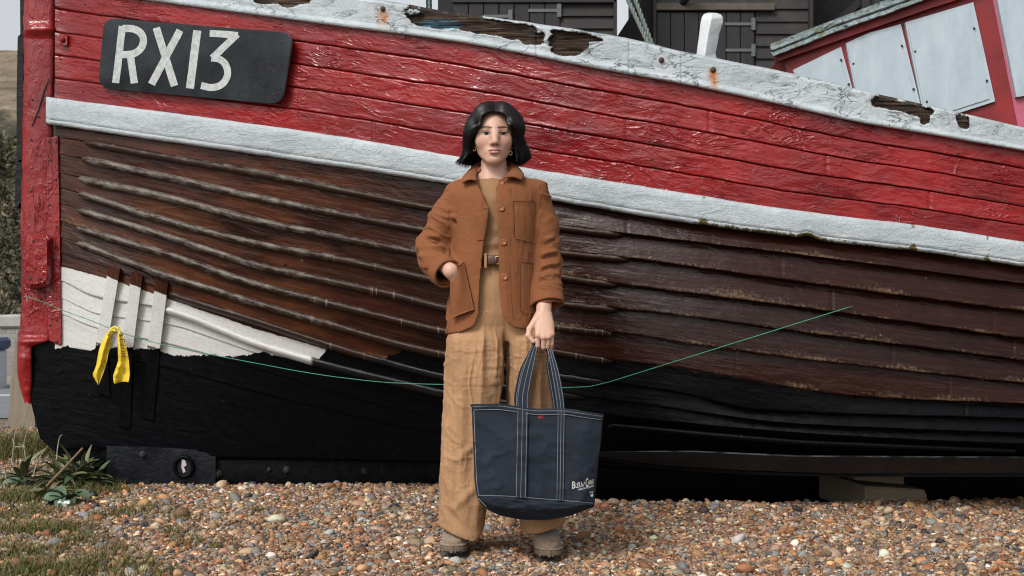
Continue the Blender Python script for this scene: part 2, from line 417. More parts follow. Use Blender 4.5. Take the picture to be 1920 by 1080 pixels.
def hullY(px, py):
    px, py = np.broadcast_arrays(np.asarray(px, float), np.asarray(py, float))
    ys = np.stack([pc(r, px) for r in (GT, [(a, b-25) for a, b in L[0]], L[6], L[10], L[13])])
    bs = np.stack([pchip(BXK, r, px) for r in BRW])
    d = np.diff(bs, axis=0) / np.diff(ys, axis=0)
    m = np.concatenate([d[:1], (d[1:]+d[:-1])/2, d[-1:]])
    y = np.clip(py, ys[0]-60, ys[-1]+40)
    i = np.clip((y[None] >= ys[1:-1]).sum(0), 0, 3)
    g = lambda a, k: np.take_along_axis(a, (i+k)[None], 0)[0]
    h = g(ys, 1) - g(ys, 0); t = np.clip((y - g(ys, 0))/h, 0, 1)
    b = (1+2*t)*(1-t)**2*g(bs, 0) + t*(1-t)**2*h*g(m, 0) + t*t*(3-2*t)*g(bs, 1) + t*t*(t-1)*h*g(m, 1)
    return YC - np.maximum(b, .08)
def HP(px, py, d=0.0):
    px, py, d = np.broadcast_arrays(np.asarray(px, float), np.asarray(py, float), np.asarray(d, float))
    return P(px, py, hullY(px, py) - d)
BLKL = [(40,644),(112,655),(125,650),(150,662),(180,655),(240,652),(290,655),(320,664),(345,669),(400,664),(440,669),(470,667),(498,660),
        (512,664),(584,676),(598,672),(607,663),(614,652),(705,676),(735,668),(760,652),(834,668),(1045,666),(1150,678),(1280,694),(1416,717),(1600,745),(1890,760),(2300,780)]
WTOP = [(40,480),(115,499),(205,523),(245,537),(315,560),(480,617),(612,655),(2300,1000)]
boat = thing('fishing_boat', 'red and white wooden fishing boat with varnished brown sides and a black number board', 'boat', tuple(P(700, 905, YC)))
XS = np.linspace(103, 2300, 660)
nx = len(XS)
# --- red topside planking: five broad planks with painted-over seams
V = []; UV = []; FC = []; off = 0; ED = []
prof = np.array([0, .012, .04, .10, .22, .36, .5, .64, .78, .90, .96, .988, 1.0])
NPL = 5
for k in range(NPL):
    f0, f1 = k/NPL, (k+1)/NPL
    gb, bt = pc(GB, XS) - 4, pc(BT, XS) + 6
    wig = lambda s: 1.3*fbm(np.stack([XS/30, 0*XS, 0*XS+s], -1), 4, s) + 2.5*fbm(np.stack([XS/240, 0*XS, 0*XS+s], -1), 2, s+40)
    y0 = gb + (bt-gb)*f0 + (wig(k) if k else 0); y1 = gb + (bt-gb)*f1 + (wig(k+1) if k < NPL-1 else 0)
    y = y0[:, None] + (y1-y0)[:, None]*prof[None]
    x = np.repeat(XS[:, None], len(prof), 1)
    e = np.minimum(prof, 1-prof)
    pr = np.where(e < .013, -.012, 0) + .0035*np.clip(e/.05, 0, 1)**.5
    pr = pr[None] + (.0012*(-1)**k + .004*fbm(np.stack([XS/300, 0*XS+k*9, 0*XS], -1), 2, 3))[:, None]
    q = np.stack([x/46, y/11, 0*x+k], -1)
    pr = pr + .0016*fbm(q, 4, 11) + .004*np.clip(fbm(np.stack([x/70, y/16, 0*x], -1), 3, 21)-.22, 0, 1)
    lip = np.exp(-((prof-.97)/.05)**2)[None]*np.clip(fbm(np.stack([x/60, 0*x+k*5, 0*x], -1), 3, 31), 0, 1)   # sagging skin of paint along seams
    pr = pr + .012*lip
    for (jx, jk) in ((1550, 2), (1743, 3), (1175, 2), (700, 4), (430, 0), (1330, 1)):
        if jk == k: pr = pr - .008*np.exp(-((x-jx)/2.0)**2)
    ED.append((np.exp(-e/.05)[None]+0*x).ravel())
    V.append(HP(x, y, pr).reshape(-1, 3))
    UV.append(np.stack([x*.0026, (y-y0[:, None])*.0026 + k*1.37], -1).reshape(-1, 2))
    FC.append(gf(nx, len(prof), flip=True, off=off)); off += nx*len(prof)
mk('topside_planking', np.concatenate(V), np.concatenate(FC), RED, boat, True, uv=np.concatenate(UV), attrs={'edge': np.concatenate(ED)})
# --- clinker planking below the white band
V = []; UV = []; FC = []; off = 0; A = {k: [] for k in ('vv', 'rnd', 'dwhite', 'dblack', 'warm_sheen')}
prof = np.array([-.10, .05, .2, .4, .6, .8, .92, .975, 1.0, 1.0])
for k in range(13):
    xs = XS if k < 12 else np.concatenate([np.linspace(58, 103, 20, endpoint=False), XS])
    n = len(xs)
    y0 = pc(L[k], xs) if k < 12 else np.interp(xs, *np.array(L[12], float).T)
    y1 = pc(L[k+1], xs) if k < 11 else np.interp(xs, *np.array(L[k+1], float).T)
    ch = .9*fbm(np.stack([xs/22, 0*xs, 0*xs+k], -1), 4, 50+k)
    y1 = y1 + ch
    y = y0[:, None] + (y1-y0)[:, None]*np.clip(prof, -.1, 1)[None]
    x = np.repeat(xs[:, None], len(prof), 1)
    lap = ((.018 + .024*ss(650, 1120, xs))[:, None] if k < 9 else .010)
    pr = lap*np.clip(prof, 0, 1)[None] - .004*(prof < 0)[None] + np.zeros((n, 1)); pr[:, -2] *= .8; pr[:, -1] = -.02
    pr = pr + .0015*fbm(np.stack([x/50, y/10, 0*x+k*3], -1), 4, 61) + .003*fbm(np.stack([x/260, 0*x+k*7, 0*x], -1), 2, 62)
    fade = ss(100, 170, x)*.75 + .25
    pr = pr*fade
    for (jx, jk) in ((1465, 1), (1862, 2), (1672, 4), (1900, 3), (1175, 0), (1780, 5), (1810, 6), (1380, 5), (1560, 2), (700, 2), (520, 4)):
        if jk == k: pr = pr - .0028*np.exp(-((x-jx)/1.6)**2)
    if k >= 9: pr = pr - .02*ss(1150, 1350, x)*(k-8)/5
    V.append(HP(x, y, pr).reshape(-1, 3))
    UV.append(np.stack([x*.0026 + k*.77, (y-y0[:, None])*.0026 + k*1.61], -1).reshape(-1, 2))
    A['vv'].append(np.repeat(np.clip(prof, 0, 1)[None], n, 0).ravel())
    A['rnd'].append(np.full(n*len(prof), rng.random()))
    A['dwhite'].append(np.minimum(y - curve(WTOP, x), 612 - x).ravel())
    A['dblack'].append((y - curve(BLKL, x) if k < 12 else np.maximum(y - curve(BLKL, x), 12)).ravel())
    A['warm_sheen'].append((ss(900, 450, x)*(.45+.55*ss(200, 400, x))*.95).ravel())  # spread of the painted highlight tone along the planks
    FC.append(gf(n, len(prof), flip=True, off=off)); off += n*len(prof)
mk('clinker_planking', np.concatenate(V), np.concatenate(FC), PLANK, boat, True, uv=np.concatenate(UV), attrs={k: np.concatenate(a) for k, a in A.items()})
# --- the bottom turning in to the keel, and the far side
x = np.linspace(190, 2300, 80)
r0 = HP(x, pc(L[13], x), .0); r1 = P(x, np.full_like(x, 862), YC-.10); r1[:, 2] = np.minimum(r1[:, 2], r0[:, 2]+.02); r1[:, 2] = np.where(x > 900, r0[:, 2]-.10, r1[:, 2])
mk('garboard', np.stack([r0, (r0+r1)/2, r1], 1).reshape(-1, 3), gf(80, 3, flip=True), BLACK, boat)
x = np.linspace(103, 2300, 90)
def far(p): q = p.copy(); q[..., 1] = 2*YC - q[..., 1]; return q
g = np.stack([HP(x, pc(GT, x)), HP(x, pc(BT, x)), HP(x, pc(L[3], x))], 1)
mk('far_topside', far(g).reshape(-1, 3), gf(90, 3), RED_P, boat)
g = np.stack([HP(x, pc(L[3], x)), HP(x, pc(L[8], x)), HP(x, pc(L[13], x)), np.stack([P(x, 0*x+862, YC)[:, 0], 0*x+YC, 0*x+.05], 1)], 1)
mk('far_bottom', far(g).reshape(-1, 3), gf(90, 4), BLACK, boat)
a = HP(x, pc(GB, x)+20, -.03)
mk('deck', np.stack([a, far(a)], 1).reshape(-1, 3), gf(90, 2, flip=True), simple('deck_boards', (.12, .10, .08), .8, .4, 12), boat)
# --- white rubbing band
xs = np.linspace(86, 2300, 900); n = len(xs)
yt, yb = pc(BT, xs), pc(L[0], xs)
prof = [(-.0, -.02), (.0, .035), (.03, .050), (.10, .056), (.3, .058), (.5, .058), (.7, .058), (.80, .058), (.815, .054), (.83, .057), (.93, .055), (.98, .045), (1.0, .03), (1.0, -.02)]
pv = np.array(prof)
x = np.repeat(xs[:, None], len(pv), 1)
wob = .8*fbm(np.stack([xs/25, 0*xs, 0*xs], -1), 4, 71)
wob2 = 1.0*fbm(np.stack([xs/18, 0*xs, 0*xs], -1), 4, 72) - 6*np.exp(-((xs-1515)/14)**2)
y = (yt+wob)[:, None] + (yb+wob2-yt-wob)[:, None]*pv[None, :, 0]
d = pv[None, :, 1] + .003*fbm(np.stack([x/60, y/25, 0*x], -1), 4, 73)*(pv[None, :, 1] > 0) + 0*x
d = d*np.clip((xs-80)/14, .2, 1)[:, None]**.5
hy = hullY(np.maximum(x, 108), y)
V = P(x, y, hy - d)
al = np.zeros_like(x)
for (cx, w, s) in ((1318, 7, .5), (1440, 60, .25), (1520, 34, .42), (1620, 40, .22), (1690, 18, .3), (1712, 7, .62), (1830, 6, .3), (1852, 6, .55), (1750, 90, .2), (1905, 25, .3), (1120, 60, .1), (1250, 120, .30), (1450, 90, .34), (1600, 120, .30), (1350, 50, .36), (1820, 100, .24), (1150, 70, .2), (560, 200, .10)):
    g = np.exp(-((x-cx)/w)**2)
    al += 1.25*s*g*(ss(.66, .98, pv[None, :, 0]) if w > 10 else (.6+.4*np.cos(pv[None, :, 0]*7)))
mkb = mk('rubbing_band', np.concatenate([V.reshape(-1, 3)]), [gf(n, len(pv), flip=True), np.array([[0, 1, len(pv)-2, len(pv)-1]]), np.array([[1+i, 2+i, len(pv)-3-i, len(pv)-2-i] for i in range(0, 5)])], WHITE, boat, True,
   uv=np.stack([x*.0026, y*.0026], -1).reshape(-1, 2), attrs={'rust': np.zeros(x.size), 'algae': al.ravel()})
# --- white gunwale with torn paint
xs = np.linspace(60, 2300, 1300); n = len(xs)
pv = np.array([(1.0, -.02), (1.0, .02), (.985, .034), (.93, .04), (.86, .04), (.81, .030), (.78, .026)] + [(v, .026) for v in np.linspace(.74, .06, 22)] + [(.02, .022), (0, .012), (-.02, -.03), (-.03, -.10), (.2, -.12)])
x = np.repeat(xs[:, None], len(pv), 1)
yt, yb = pc(GT, xs), pc(GB, xs)
yt = yt + 1.0*fbm(np.stack([xs/30, 0*xs, 0*xs], -1), 4, 81)
y = yt[:, None] + (yb-yt)[:, None]*pv[None, :, 0]
pe = np.full_like(x, -1.0)
def patch(cx, cy, rx, ry, rot=0, s=0, pw=2.0):
    c, q = math.cos(rot), math.sin(rot)
    u = ((x-cx)*c + (y-cy)*q)/rx; v = (-(x-cx)*q + (y-cy)*c)/ry
    r = (np.abs(u)**pw + np.abs(v)**pw)**(1/pw)
    nz = .55*fbm(np.stack([x/26, y/14, 0*x+s], -1), 4, 90+s)
    global pe
    pe = np.maximum(pe, 1 - r + nz)
patch(528, -6, 50, 18, .1, 1, 3); patch(885, 44, 118, 18, .17, 2, 4); patch(800, 38, 40, 12, .2, 3); patch(1062, 85, 36, 18, .05, 4, 2.2); patch(1085, 68, 40, 7, .2, 5)
patch(1695, 200, 52, 13, .24, 6, 4); patch(1736, 218, 9, 17, 0, 7, 4); patch(1805, 228, 11, 15, 0, 8, 4); patch(1050, 62, 22, 6, .2, 9)
pe = np.where((x > 1752) & (x < 1793), -1, pe)
inn = ss(-.05, .12, pe)
d = pv[None, :, 1] + 0*x
front = (d > 0)
d = d + front*(.0025*fbm(np.stack([x/30, y/14, 0*x], -1), 4, 82) + .004*fbm(np.stack([x/120, y/40, 0*x], -1), 2, 83))
d = d - inn*front*(.022 + .012*fbm(np.stack([x/60, y/4, 0*x], -1), 4, 84))
d = d + front*.008*np.exp(-((pe+.12)/.10)**2)*np.clip(fbm(np.stack([x/14, y/14, 0*x], -1), 3, 85)+.3, 0, 1)
yy = y + inn*(pv[None, :, 0] < .06)*(pv[None, :, 1] > -.05)*(7+6*fbm(np.stack([x/25, 0*x, 0*x], -1), 3, 86))
for jx in (1278, 1180, 1006): d = d - front*.008*np.exp(-((x-jx)/1.4)**2)
hy = hullY(x, y)
ru = np.zeros_like(x)
for (cx, c0, c1, w, s) in ((718, 14, 52, 9, 1.4), (1337, 128, 168, 8, 1.5), (1240, 112, 124, 4, 1.3)):
    ru += s*np.exp(-((x-cx)/w)**2)*ss(c0-4, c0+6, y)*ss(c1+10, c1-14, y)
blu = np.exp(-((x-826)/42)**2)*np.exp(-((y-46)/11)**2)
al = .16*np.exp(-((pv[None, :, 0]-.93)/.12)**2) + 0*x + .35*np.exp(-((x-1055)/20)**2)*(pv[None, :, 0] < .15)
mk('gunwale', P(x, yy, hy-d).reshape(-1, 3), [gf(n, len(pv))], WHITE_P, boat, True, uv=np.stack([x*.0026, y*.0026], -1).reshape(-1, 2),
   attrs={'rust': ru.ravel(), 'algae': al.ravel(), 'peel': pe.ravel(), 'blue': blu.ravel()})
for (bx, by) in ((718, 17), (1337, 131), (1240, 113)):
    m_ = MB(); m_.lathe(HP(bx, by, .026), [(.012, 0), (.012, .006), (.007, .012), (.002, .014)], (0, -1, .1), 12); autosmooth(m_.build('gunwale_bolt', RUSTIRON, boat))
# --- half-round battens
def batten(line, x0, x1, r, worn, pw=None, pb=None, tick=0, h=.034, dy=3):
    n = int((x1-x0)/3)+2; xs = np.linspace(x0, x1, n)
    yc = pc(line, xs) + dy
    tp = np.clip(np.minimum((xs-x0)/14, (x1-xs)/22), 0, 1)**.5*.92 + .08
    an = np.linspace(-.15*PI, 1.15*PI, 13)
    X = np.repeat(xs[:, None], 13, 1)
    Y = yc[:, None] - np.cos(an)[None]*r*tp[:, None] + .6*fbm(np.stack([X/16, an[None]*2+0*X, 0*X+line[2][1]], -1), 3, 95)
    d = .012 + np.sin(an)[None]**.8*h*tp[:, None] if False else .012 + np.clip(np.sin(an), -.4, 1)[None]*h*tp[:, None]
    d = d + .0022*fbm(np.stack([X/24, an[None]*1.5+0*X, 0*X], -1), 4, 96)
    V = P(X, Y, hullY(X, Y) - d)
    wn = np.interp(xs, *np.array(worn, float).T)[:, None] + .14*np.cos(an)[None]
    at = {'worn': wn.ravel(), 'tick': np.full(X.size, tick) * np.ravel(ss(480, 640, X)),
          'pw': np.ravel(pw(X, Y) if pw else 0*X), 'pb': np.ravel(pb(X, Y) if pb else 0*X)}
    uv = np.stack([X*.0026, an[None]*.02 + 0*X + line[2][1]*.01], -1).reshape(-1, 2)
    return mk('rubbing_batten', V.reshape(-1, 3), [gf(n, 13, flip=False), np.array([list(range(13))]), np.array([[(n-1)*13+i for i in range(13)][::-1]])], BATTEN, boat, True, uv=uv, attrs=at)
W = lambda s: [(140, .5+s), (330, .52+s), (560, .42+s), (760, .15+s), (1060, .05+s), (1160, .2+s)]
batten(L[1], 158, 1168, 8, [(140, .2), (300, .2), (480, .4), (620, .3), (800, .12), (1160, .1)])
batten(L[2], 152, 1180, 8, W(.02)); batten(L[3], 146, 1158, 8, W(.06)); batten(L[4], 146, 1158, 8, W(-.02), tick=.4)
batten(L[5], 142, 1152, 8, W(.0), tick=1); batten(L[6], 143, 1152, 8, W(-.04), tick=1); batten(L[7], 143, 1142, 8, W(-.02), tick=1, pb=lambda X, Y: ss(850, 1000, X))
batten(L[8], 313, 1100, 7, [(300, .15), (1200, .12)], pb=lambda X, Y: ss(690, 715, X), tick=.6, h=.028)
batten(L[9], 306, 1120, 8, [(300, .1), (1200, .1)], pw=lambda X, Y: ss(588, 580, X), pb=lambda X, Y: ss(582, 592, X), h=.034)
# --- three upright cleats at the bow: brown heads, white shanks, black feet
for (tx, ty, bx, by, fx, fy, w) in ((215, 498, 190, 648, 196, 745, 22), (257, 512, 239, 652, 234, 806, 21), (304, 525, 288, 654, 276, 790, 24)):
    n = 60; t = np.linspace(0, 1, n); k = (by-ty)/(fy-ty)
    cx = np.where(t < k, tx+(bx-tx)*t/k, bx+(fx-bx)*(t-k)/(1-k)); cy = ty + (fy-ty)*t
    pr = np.array([(-.5, -.01), (-.5, .034), (-.47, .040), (0, .041), (.47, .040), (.5, .034), (.5, -.01)])
    X = cx[:, None] + pr[None, :, 0]*w; Y = cy[:, None] + pr[None, :, 0]*w*.3
    d = np.repeat(pr[None, :, 1], n, 0) + .002*fbm(np.stack([X/20, Y/20, 0*X], -1), 3, 99)
    d[0] *= .3; d[-1] *= .3
    d[t > k] *= .36
    at = {'vv': np.full(X.size, .3), 'rnd': np.full(X.size, .5), 'dwhite': np.ravel(Y - (ty+24) - pr[None, :, 0]*8), 'dblack': np.ravel(Y-by), 'warm_sheen': np.full(X.size, .7)}
    cl_ = mk('bow_cleat', P(X, Y, hullY(X, Y)-d).reshape(-1, 3), [gf(n, 7, flip=True), np.array([[6, 5, 4, 3, 2, 1, 0]])], PLANK, boat, True, uv=np.stack([Y*.0026, X*.0026+tx], -1).reshape(-1, 2), attrs=at); autosmooth(cl_, 28)
# --- stem post
ys = np.linspace(-160, 757, 240); n = len(ys)
xl = np.interp(ys, [-160, 0, 120, 250, 420, 560, 600, 630, 690, 720, 757], [46, 43, 43, 41, 39, 40, 38, 33, 32, 36, 46])
xr = np.interp(ys, [-160, 0, 60, 120, 250, 420, 560, 628, 640, 650, 720, 757], [106, 105, 104, 104, 101, 100, 100, 100, 92, 60, 60, 58])
bul = np.interp(ys, [-160, 40, 55, 70, 630, 640, 648, 670, 757], [.10, .10, .125, .10, .10, .14, .12, .135, .10])
pr = np.array([(0, -.9), (0, .35), (.01, .7), (.06, .93), (.2, 1), (.4, 1.02), (.6, 1), (.8, .97), (.97, .9), (1, .2)])
X = xl[:, None] + (xr-xl)[:, None]*pr[None, :, 0]; Y = np.repeat(ys[:, None], len(pr), 1)
rough_ = .003*fbm(np.stack([X/9, Y/22, 0*X], -1), 4, 101) + .012*(Y > 560)*(X < 62)*np.abs(fbm(np.stack([X/9, Y/16, 0*X], -1), 4, 102))
D = bul[:, None]*pr[None, :, 1] + rough_
X = X - 1.8*fbm(np.stack([Y/18, 0*Y, 0*Y], -1), 4, 103)*(pr[None, :, 0] < .05)
mk('stem_post', P(X, Y, YC-D).reshape(-1, 3), [gf(n, len(pr), flip=True), np.array([list(range(len(pr)))]), np.array([[(n-1)*len(pr)+i for i in range(len(pr))][::-1]])], RED_P, boat, True)
# crack line in the stem, flange plate, fender block, eye plate
m_ = MB(); m_.tube(P(np.array([92, 82, 72, 60]), np.array([145, 170, 205, 236]), YC-.105), [.002, .004, .004, .002], 6)
m_.build('stem_crack', RUSTIRON, boat, True)
def plate(name, poly, Y0, th, mat, bev=.006, parent=boat):
    """an outline at its own depth, thickened and bevelled"""
    p = P(*np.array(poly, float).T, Y0-th) + [0, th, 0]
    c = p.mean(0); n = len(p)
    inn = c + (p-c)*(1-bev/np.linalg.norm(p-c, axis=1).mean())
    V = np.concatenate([inn + [0, -th, 0], p + [0, -th+bev, 0], p])
    Fc = [list(range(n))[::-1]] + [[i, (i+1) % n, n+(i+1) % n, n+i] for i in range(n)] + [[n+i, n+(i+1) % n, 2*n+(i+1) % n, 2*n+i] for i in range(n)]
    return V, [f[::-1] for f in Fc]
def plates(name, L_, mat, parent=boat, smooth=30):
    m = MB()
    for (poly, Y0, th, *bv) in L_:
        V, Fc = plate(name, poly, Y0, th, mat, *(bv or [.006])); m.add(V, Fc)
    o = m.build(name, mat, parent)
    return autosmooth(o, smooth)
plates('flange_plate', [([(88, 258), (108, 255), (111, 380), (115, 641), (113, 648), (92, 640), (87, 560), (88, 400)], YC-.095, .022)], RED_P)
plates('fender_block', [([(47, 442), (52, 437), (84, 440), (92, 447), (92, 520), (88, 536), (54, 543), (46, 536), (44, 480)], YC-.09, .085, .02)], RED_P)
plates('eye_plate', [([(111, 63), (127, 65), (126, 86), (110, 84)], YC-.13, .012, .003)], RED_P)
m_ = MB(); m_.lathe(P(118, 75, YC-.14), [(.013, 0), (.013, .008), (.008, .016), (.001, .018)], (0, -1, 0), 14); autosmooth(m_.build('eye_plate_bolt', RED_P, boat))
BHM = simple('bolt_hole_black', (.012, .006, .006), .6)
for (bx, by) in ((91, 266), (104, 266), (92, 300), (104, 337), (92, 384), (105, 424), (105, 486), (93, 520), (105, 560), (106, 600), (93, 610), (106, 640), (62, 452), (74, 485), (66, 503), (74, 523), (57, 523), (60, 187), (71, 218), (58, 262), (69, 276), (58, 358)):
    yy = YC-.118 if bx > 85 else (YC-.176 if 440 < by < 540 else YC-.104)
    m_ = MB(); m_.lathe(P(bx, by, yy), [(.0055, 0), (.0055, .003), (.003, .0035)], (0, -1, 0), 9); m_.build('bolt_hole', BHM, boat)
tarr = black_mat('tarred_timber', (.010, .0115, .012), (.35, .6), .15, 1.0, 30)
plates('stem_band', [([(33, 68), (37, 64), (44, 70), (43, 180), (42, 300), (33, 302), (31, 295), (31, 170)], YC+.03, .10, .004), ([(31, 303), (42, 303), (41, 378), (36, 384), (33, 390), (28, 390), (28, 330)], YC+.03, .09, .004),
    ([(36, -160), (46, -160), (44, 70), (38, 66)], YC+.03, .09, .004)], tarr)
# --- forefoot and keel
ft = [(60, 646), (60, 752), (70, 800), (82, 828), (105, 850), (140, 878), (195, 912), (420, 920), (420, 846), (200, 836), (150, 800), (118, 700), (116, 650)]
fp = P(*np.array(ft, float).T, YC-.085); m_ = MB(); m_.prism(fp, (0, .17, 0)); autosmooth(m_.build('forefoot', BLACK, boat), 25)
plates('forefoot_plate', [([(60, 752), (106, 744), (112, 760), (128, 850), (104, 846), (82, 826), (68, 792)], YC-.085, .012, .004)], BLACK)
def bar(px0, px1, y0, y1, Y0, th, n=60, rough=.003, seed=0):
    xs = np.linspace(px0, px1, n)
    pr = np.array([(0, -.05), (0, .9), (.08, 1), (.5, 1), (.92, 1), (1, .9), (1, -.05)])
    X = np.repeat(xs[:, None], 7, 1); Y = curve(y0, xs)[:, None]*(1-pr[None, :, 0]) + curve(y1, xs)[:, None]*pr[None, :, 0]
    D = th*pr[None, :, 1] + rough*fbm(np.stack([X/25, Y/9, 0*X+seed], -1), 4, 110)
    yy = Y0(X, Y) if callable(Y0) else Y0
    V = P(X, Y, yy - D)
    return V.reshape(-1, 3), [f for f in gf(n, 7, flip=True).tolist()] + [list(range(7)), [(n-1)*7+i for i in range(7)][::-1]]
m_ = MB(); m_.add(*bar(400, 2300, [(400, 861), (830, 862), (2300, 875)], [(400, 925), (2300, 960)], YC-.05, .045, 120, .003))
autosmooth(m_.build('keel', BLACK, boat), 40)
V, Fc = bar(200, 404, [(200, 836), (260, 837), (404, 845)], [(200, 925), (404, 925)], YC-.085, .045, 60, .009, 3)
KPL = black_mat('pitted_keel_plate', (.004, .005, .0075), (.4, .65), .15, 1.0, 26)
o = mk('keel_plate', V, Fc, KPL, boat); autosmooth(o, 40)
m_ = MB(); c = P(345, 875, YC-.135); an = np.linspace(0, 2*PI, 25)
ringp = c + np.stack([.046*np.cos(an), 0*an-.004, .050*np.sin(an)], 1)
m_.tube(ringp, .010, 8, False); m_.build('keel_eye', BLACK, boat, True)
m_ = MB(); m_.lathe(P(345, 875, YC-.1305), [(.040, 0), (.040, .004), (.02, .005)], (0, -1, 0), 24); m_.build('eye_shade_disc', simple('painted_hole_shade', (.002, .002, .002), .9), boat)  # dark disc in place of the shade inside the eye
m_ = MB(); m_.add(P(np.array([341, 347, 350, 345, 348, 344, 340]), np.array([861, 863, 872, 876, 884, 887, 876]), YC-.139), [(0, 1, 2, 3, 4, 5, 6)]); m_.build('eye_flint', simple('pale_flint', (.42, .38, .40), .5), boat)
KBM = simple('rusty_black_bolt', (.016, .010, .008), .75, .5, 40, .6, .004)
for (bx, by, r) in ((268, 852, .018), (408, 888, .024), (538, 880, .02), (684, 882, .02), (505, 880, .012)):
    m_ = MB(); m_.lathe(P(bx, by, YC-.13 if bx < 404 else YC-.094), [(r, 0), (r*.95, .008), (r*.6, .012), (r*.55, .022), (.002, .024)], (0, -1, 0), 12); autosmooth(m_.build('keel_bolt', KBM, boat))
# --- bilge rails low on the right
xs = np.linspace(1140, 1905, 120); yc = np.interp(xs, [1140, 1152, 1165, 1300, 1500, 1905], [801, 798, 799, 812, 829, 846])
m_ = MB(); m_.tube(HP(xs, yc, .022), .015 + .0015*fbm(np.stack([xs/20, 0*xs, 0*xs], -1), 3, 7), 12); m_.build('bilge_rail', BLACK, boat, True)
V, Fc = bar(1000, 2300, [(1000, 838), (1130, 846), (1300, 845), (1500, 854), (2300, 858)], [(1000, 848), (1130, 858), (1250, 874), (1400, 882), (1560, 888), (2300, 888)], lambda X, Y: hullY(X, Y), .075, 220, .006, 5)
autosmooth(mk('bilge_keel', V, Fc, BLUEBLACK, boat), 45)
V, Fc = bar(1000, 2300, [(1000, 849), (1130, 859), (1250, 875), (1400, 883), (1560, 889), (2300, 889)], [(1000, 853), (1130, 863), (1250, 881), (1400, 889), (1560, 894), (2300, 894)], lambda X, Y: hullY(X, Y), .055, 200, .006, 8)
autosmooth(mk('bilge_shoe', V, Fc, KPL, boat), 45)
# --- number board
cr = np.array([(195, 33), (552, 62), (530, 197), (184, 165)], float)
out = []
for i in range(4):
    p, a, b = cr[i], cr[i-1], cr[(i+1) % 4]; r = 24
    e0 = p + (a-p)/np.linalg.norm(a-p)*r; e1 = p + (b-p)/np.linalg.norm(b-p)*r
    for t in np.linspace(0, 1, 7): out.append((1-t)**2*e0 + 2*t*(1-t)*p + t*t*e1)
out = np.array(out)
gx, gy = np.meshgrid(np.linspace(184, 552, 20), np.linspace(33, 197, 8)); hy = hullY(gx, gy) - .016
Am = np.stack([gx.ravel(), gy.ravel(), np.ones(gx.size)], 1); cf = np.linalg.lstsq(Am, 1/(5+hy.ravel()), rcond=None)[0]
cf[2] += (1/(5+hy.ravel()) - Am @ cf).max()
BPL = lambda x, y: 1/(cf[0]*np.asarray(x, float) + cf[1]*np.asarray(y, float) + cf[2]) - 5.003
m_ = MB(); n = len(out)
pf = P(out[:, 0], out[:, 1], BPL(*out.T) - .026); pb = P(out[:, 0], out[:, 1], BPL(*out.T)+.01)
c2 = out.mean(0); inn = c2 + (out-c2)*.985; pi_ = P(inn[:, 0], inn[:, 1], BPL(*inn.T) - .030)
m_.add(np.concatenate([pi_, pf, pb]), [list(range(n))] + [[n+i, n+(i+1) % n, (i+1) % n, i] for i in range(n)] + [[2*n+i, 2*n+(i+1) % n, n+(i+1) % n, n+i] for i in range(n)])
mb = Mat('chalky_black_board'); co = mb.co()
n1 = mb.noise(co, 6, 6, .65); n2 = mb.noise(co, 70, 4, .7); n3 = mb.noise(mb.sc(co, (4, 4, 30)), 3, 5)
c = mb.mix(mb.mr(n1, .35, .7), (.009, .011, .014), (.026, .031, .036)); c = mb.mix(mb.mr(n2, .62, .75, 0, .5), c, (.12, .12, .12))
mb.out(c, .5, mb.bump(mb.math('ADD', n2, n3), .25, .003), Specular_IOR_Level=.2)
board = m_.build('number_board', mb.m, boat); autosmooth(board, 30)
def ribbon(pts, w, res=0, miter=True):
    p = np.array(pts, float)
    if res: p = spl(p, res)
    d = np.diff(p, axis=0); d /= np.linalg.norm(d, axis=1)[:, None]
    nn = np.stack([-d[:, 1], d[:, 0]], 1)
    m = np.concatenate([nn[:1], nn[:-1]+nn[1:], nn[-1:]]); m /= np.linalg.norm(m, axis=1)[:, None]
    k = np.concatenate([[1], 1/np.clip((m[1:-1]*nn[1:]).sum(1), .55, 1), [1]]) if len(p) > 2 else np.ones(2)
    return p + m*(w/2*k)[:, None], p - m*(w/2*k)[:, None]
m_ = MB()
def stroke(pts, w, k, res=0):
    a, b = ribbon(pts, w, res); q = np.stack([a, b], 1).reshape(-1, 2)
    q = q + .5*np.stack([fbm(np.stack([q[:, 0]/9, q[:, 1]/9, 0*q[:, 0]+s], -1), 3, 120+s) for s in (0, 1)], 1)
    V = P(q[:, 0], q[:, 1], BPL(q[:, 0], q[:, 1]) - .0305 - .0006*k)
    m_.add(V, [f for f in gf(len(a), 2).tolist()])
dense = lambda *p: [np.array(p[0])*(1-t)+np.array(p[1])*t for t in np.linspace(0, 1, 8)]
stroke(dense((229.5, 49), (217, 155.5)), 13.5, 1); stroke([(230, 53.5), (248, 54), (262, 60), (269, 73), (266, 88), (256, 98), (243, 102), (227, 102)], 13.5, 2, 26); stroke(dense((244, 101), (252, 156)), 13.5, 3)
stroke(dense((293, 52), (327, 161)), 14, 1); stroke(dense((337.5, 57), (284, 158)), 14, 2); stroke(dense((370, 57), (356, 166)), 15, 1)
stroke([(393, 62.5), (420, 64), (446, 66.5)], 13, 1, 8); stroke(dense((445, 64), (398, 109)), 13, 2); stroke([(396, 108.5), (411, 111), (422, 120), (427, 135), (423, 150), (412, 160.5), (396, 164), (377, 160)], 13, 3, 28)
lm = Mat('brushed_white_lettering'); co = lm.co()
lm.out(lm.mix(lm.mr(lm.noise(co, 45, 6, .7), .3, .7), (.26, .285, .28), (.52, .545, .53)), .6, lm.bump(lm.noise(co, 90, 4), .3, .002))
lt = m_.build('lettering', lm.m, boat); lt.parent = board
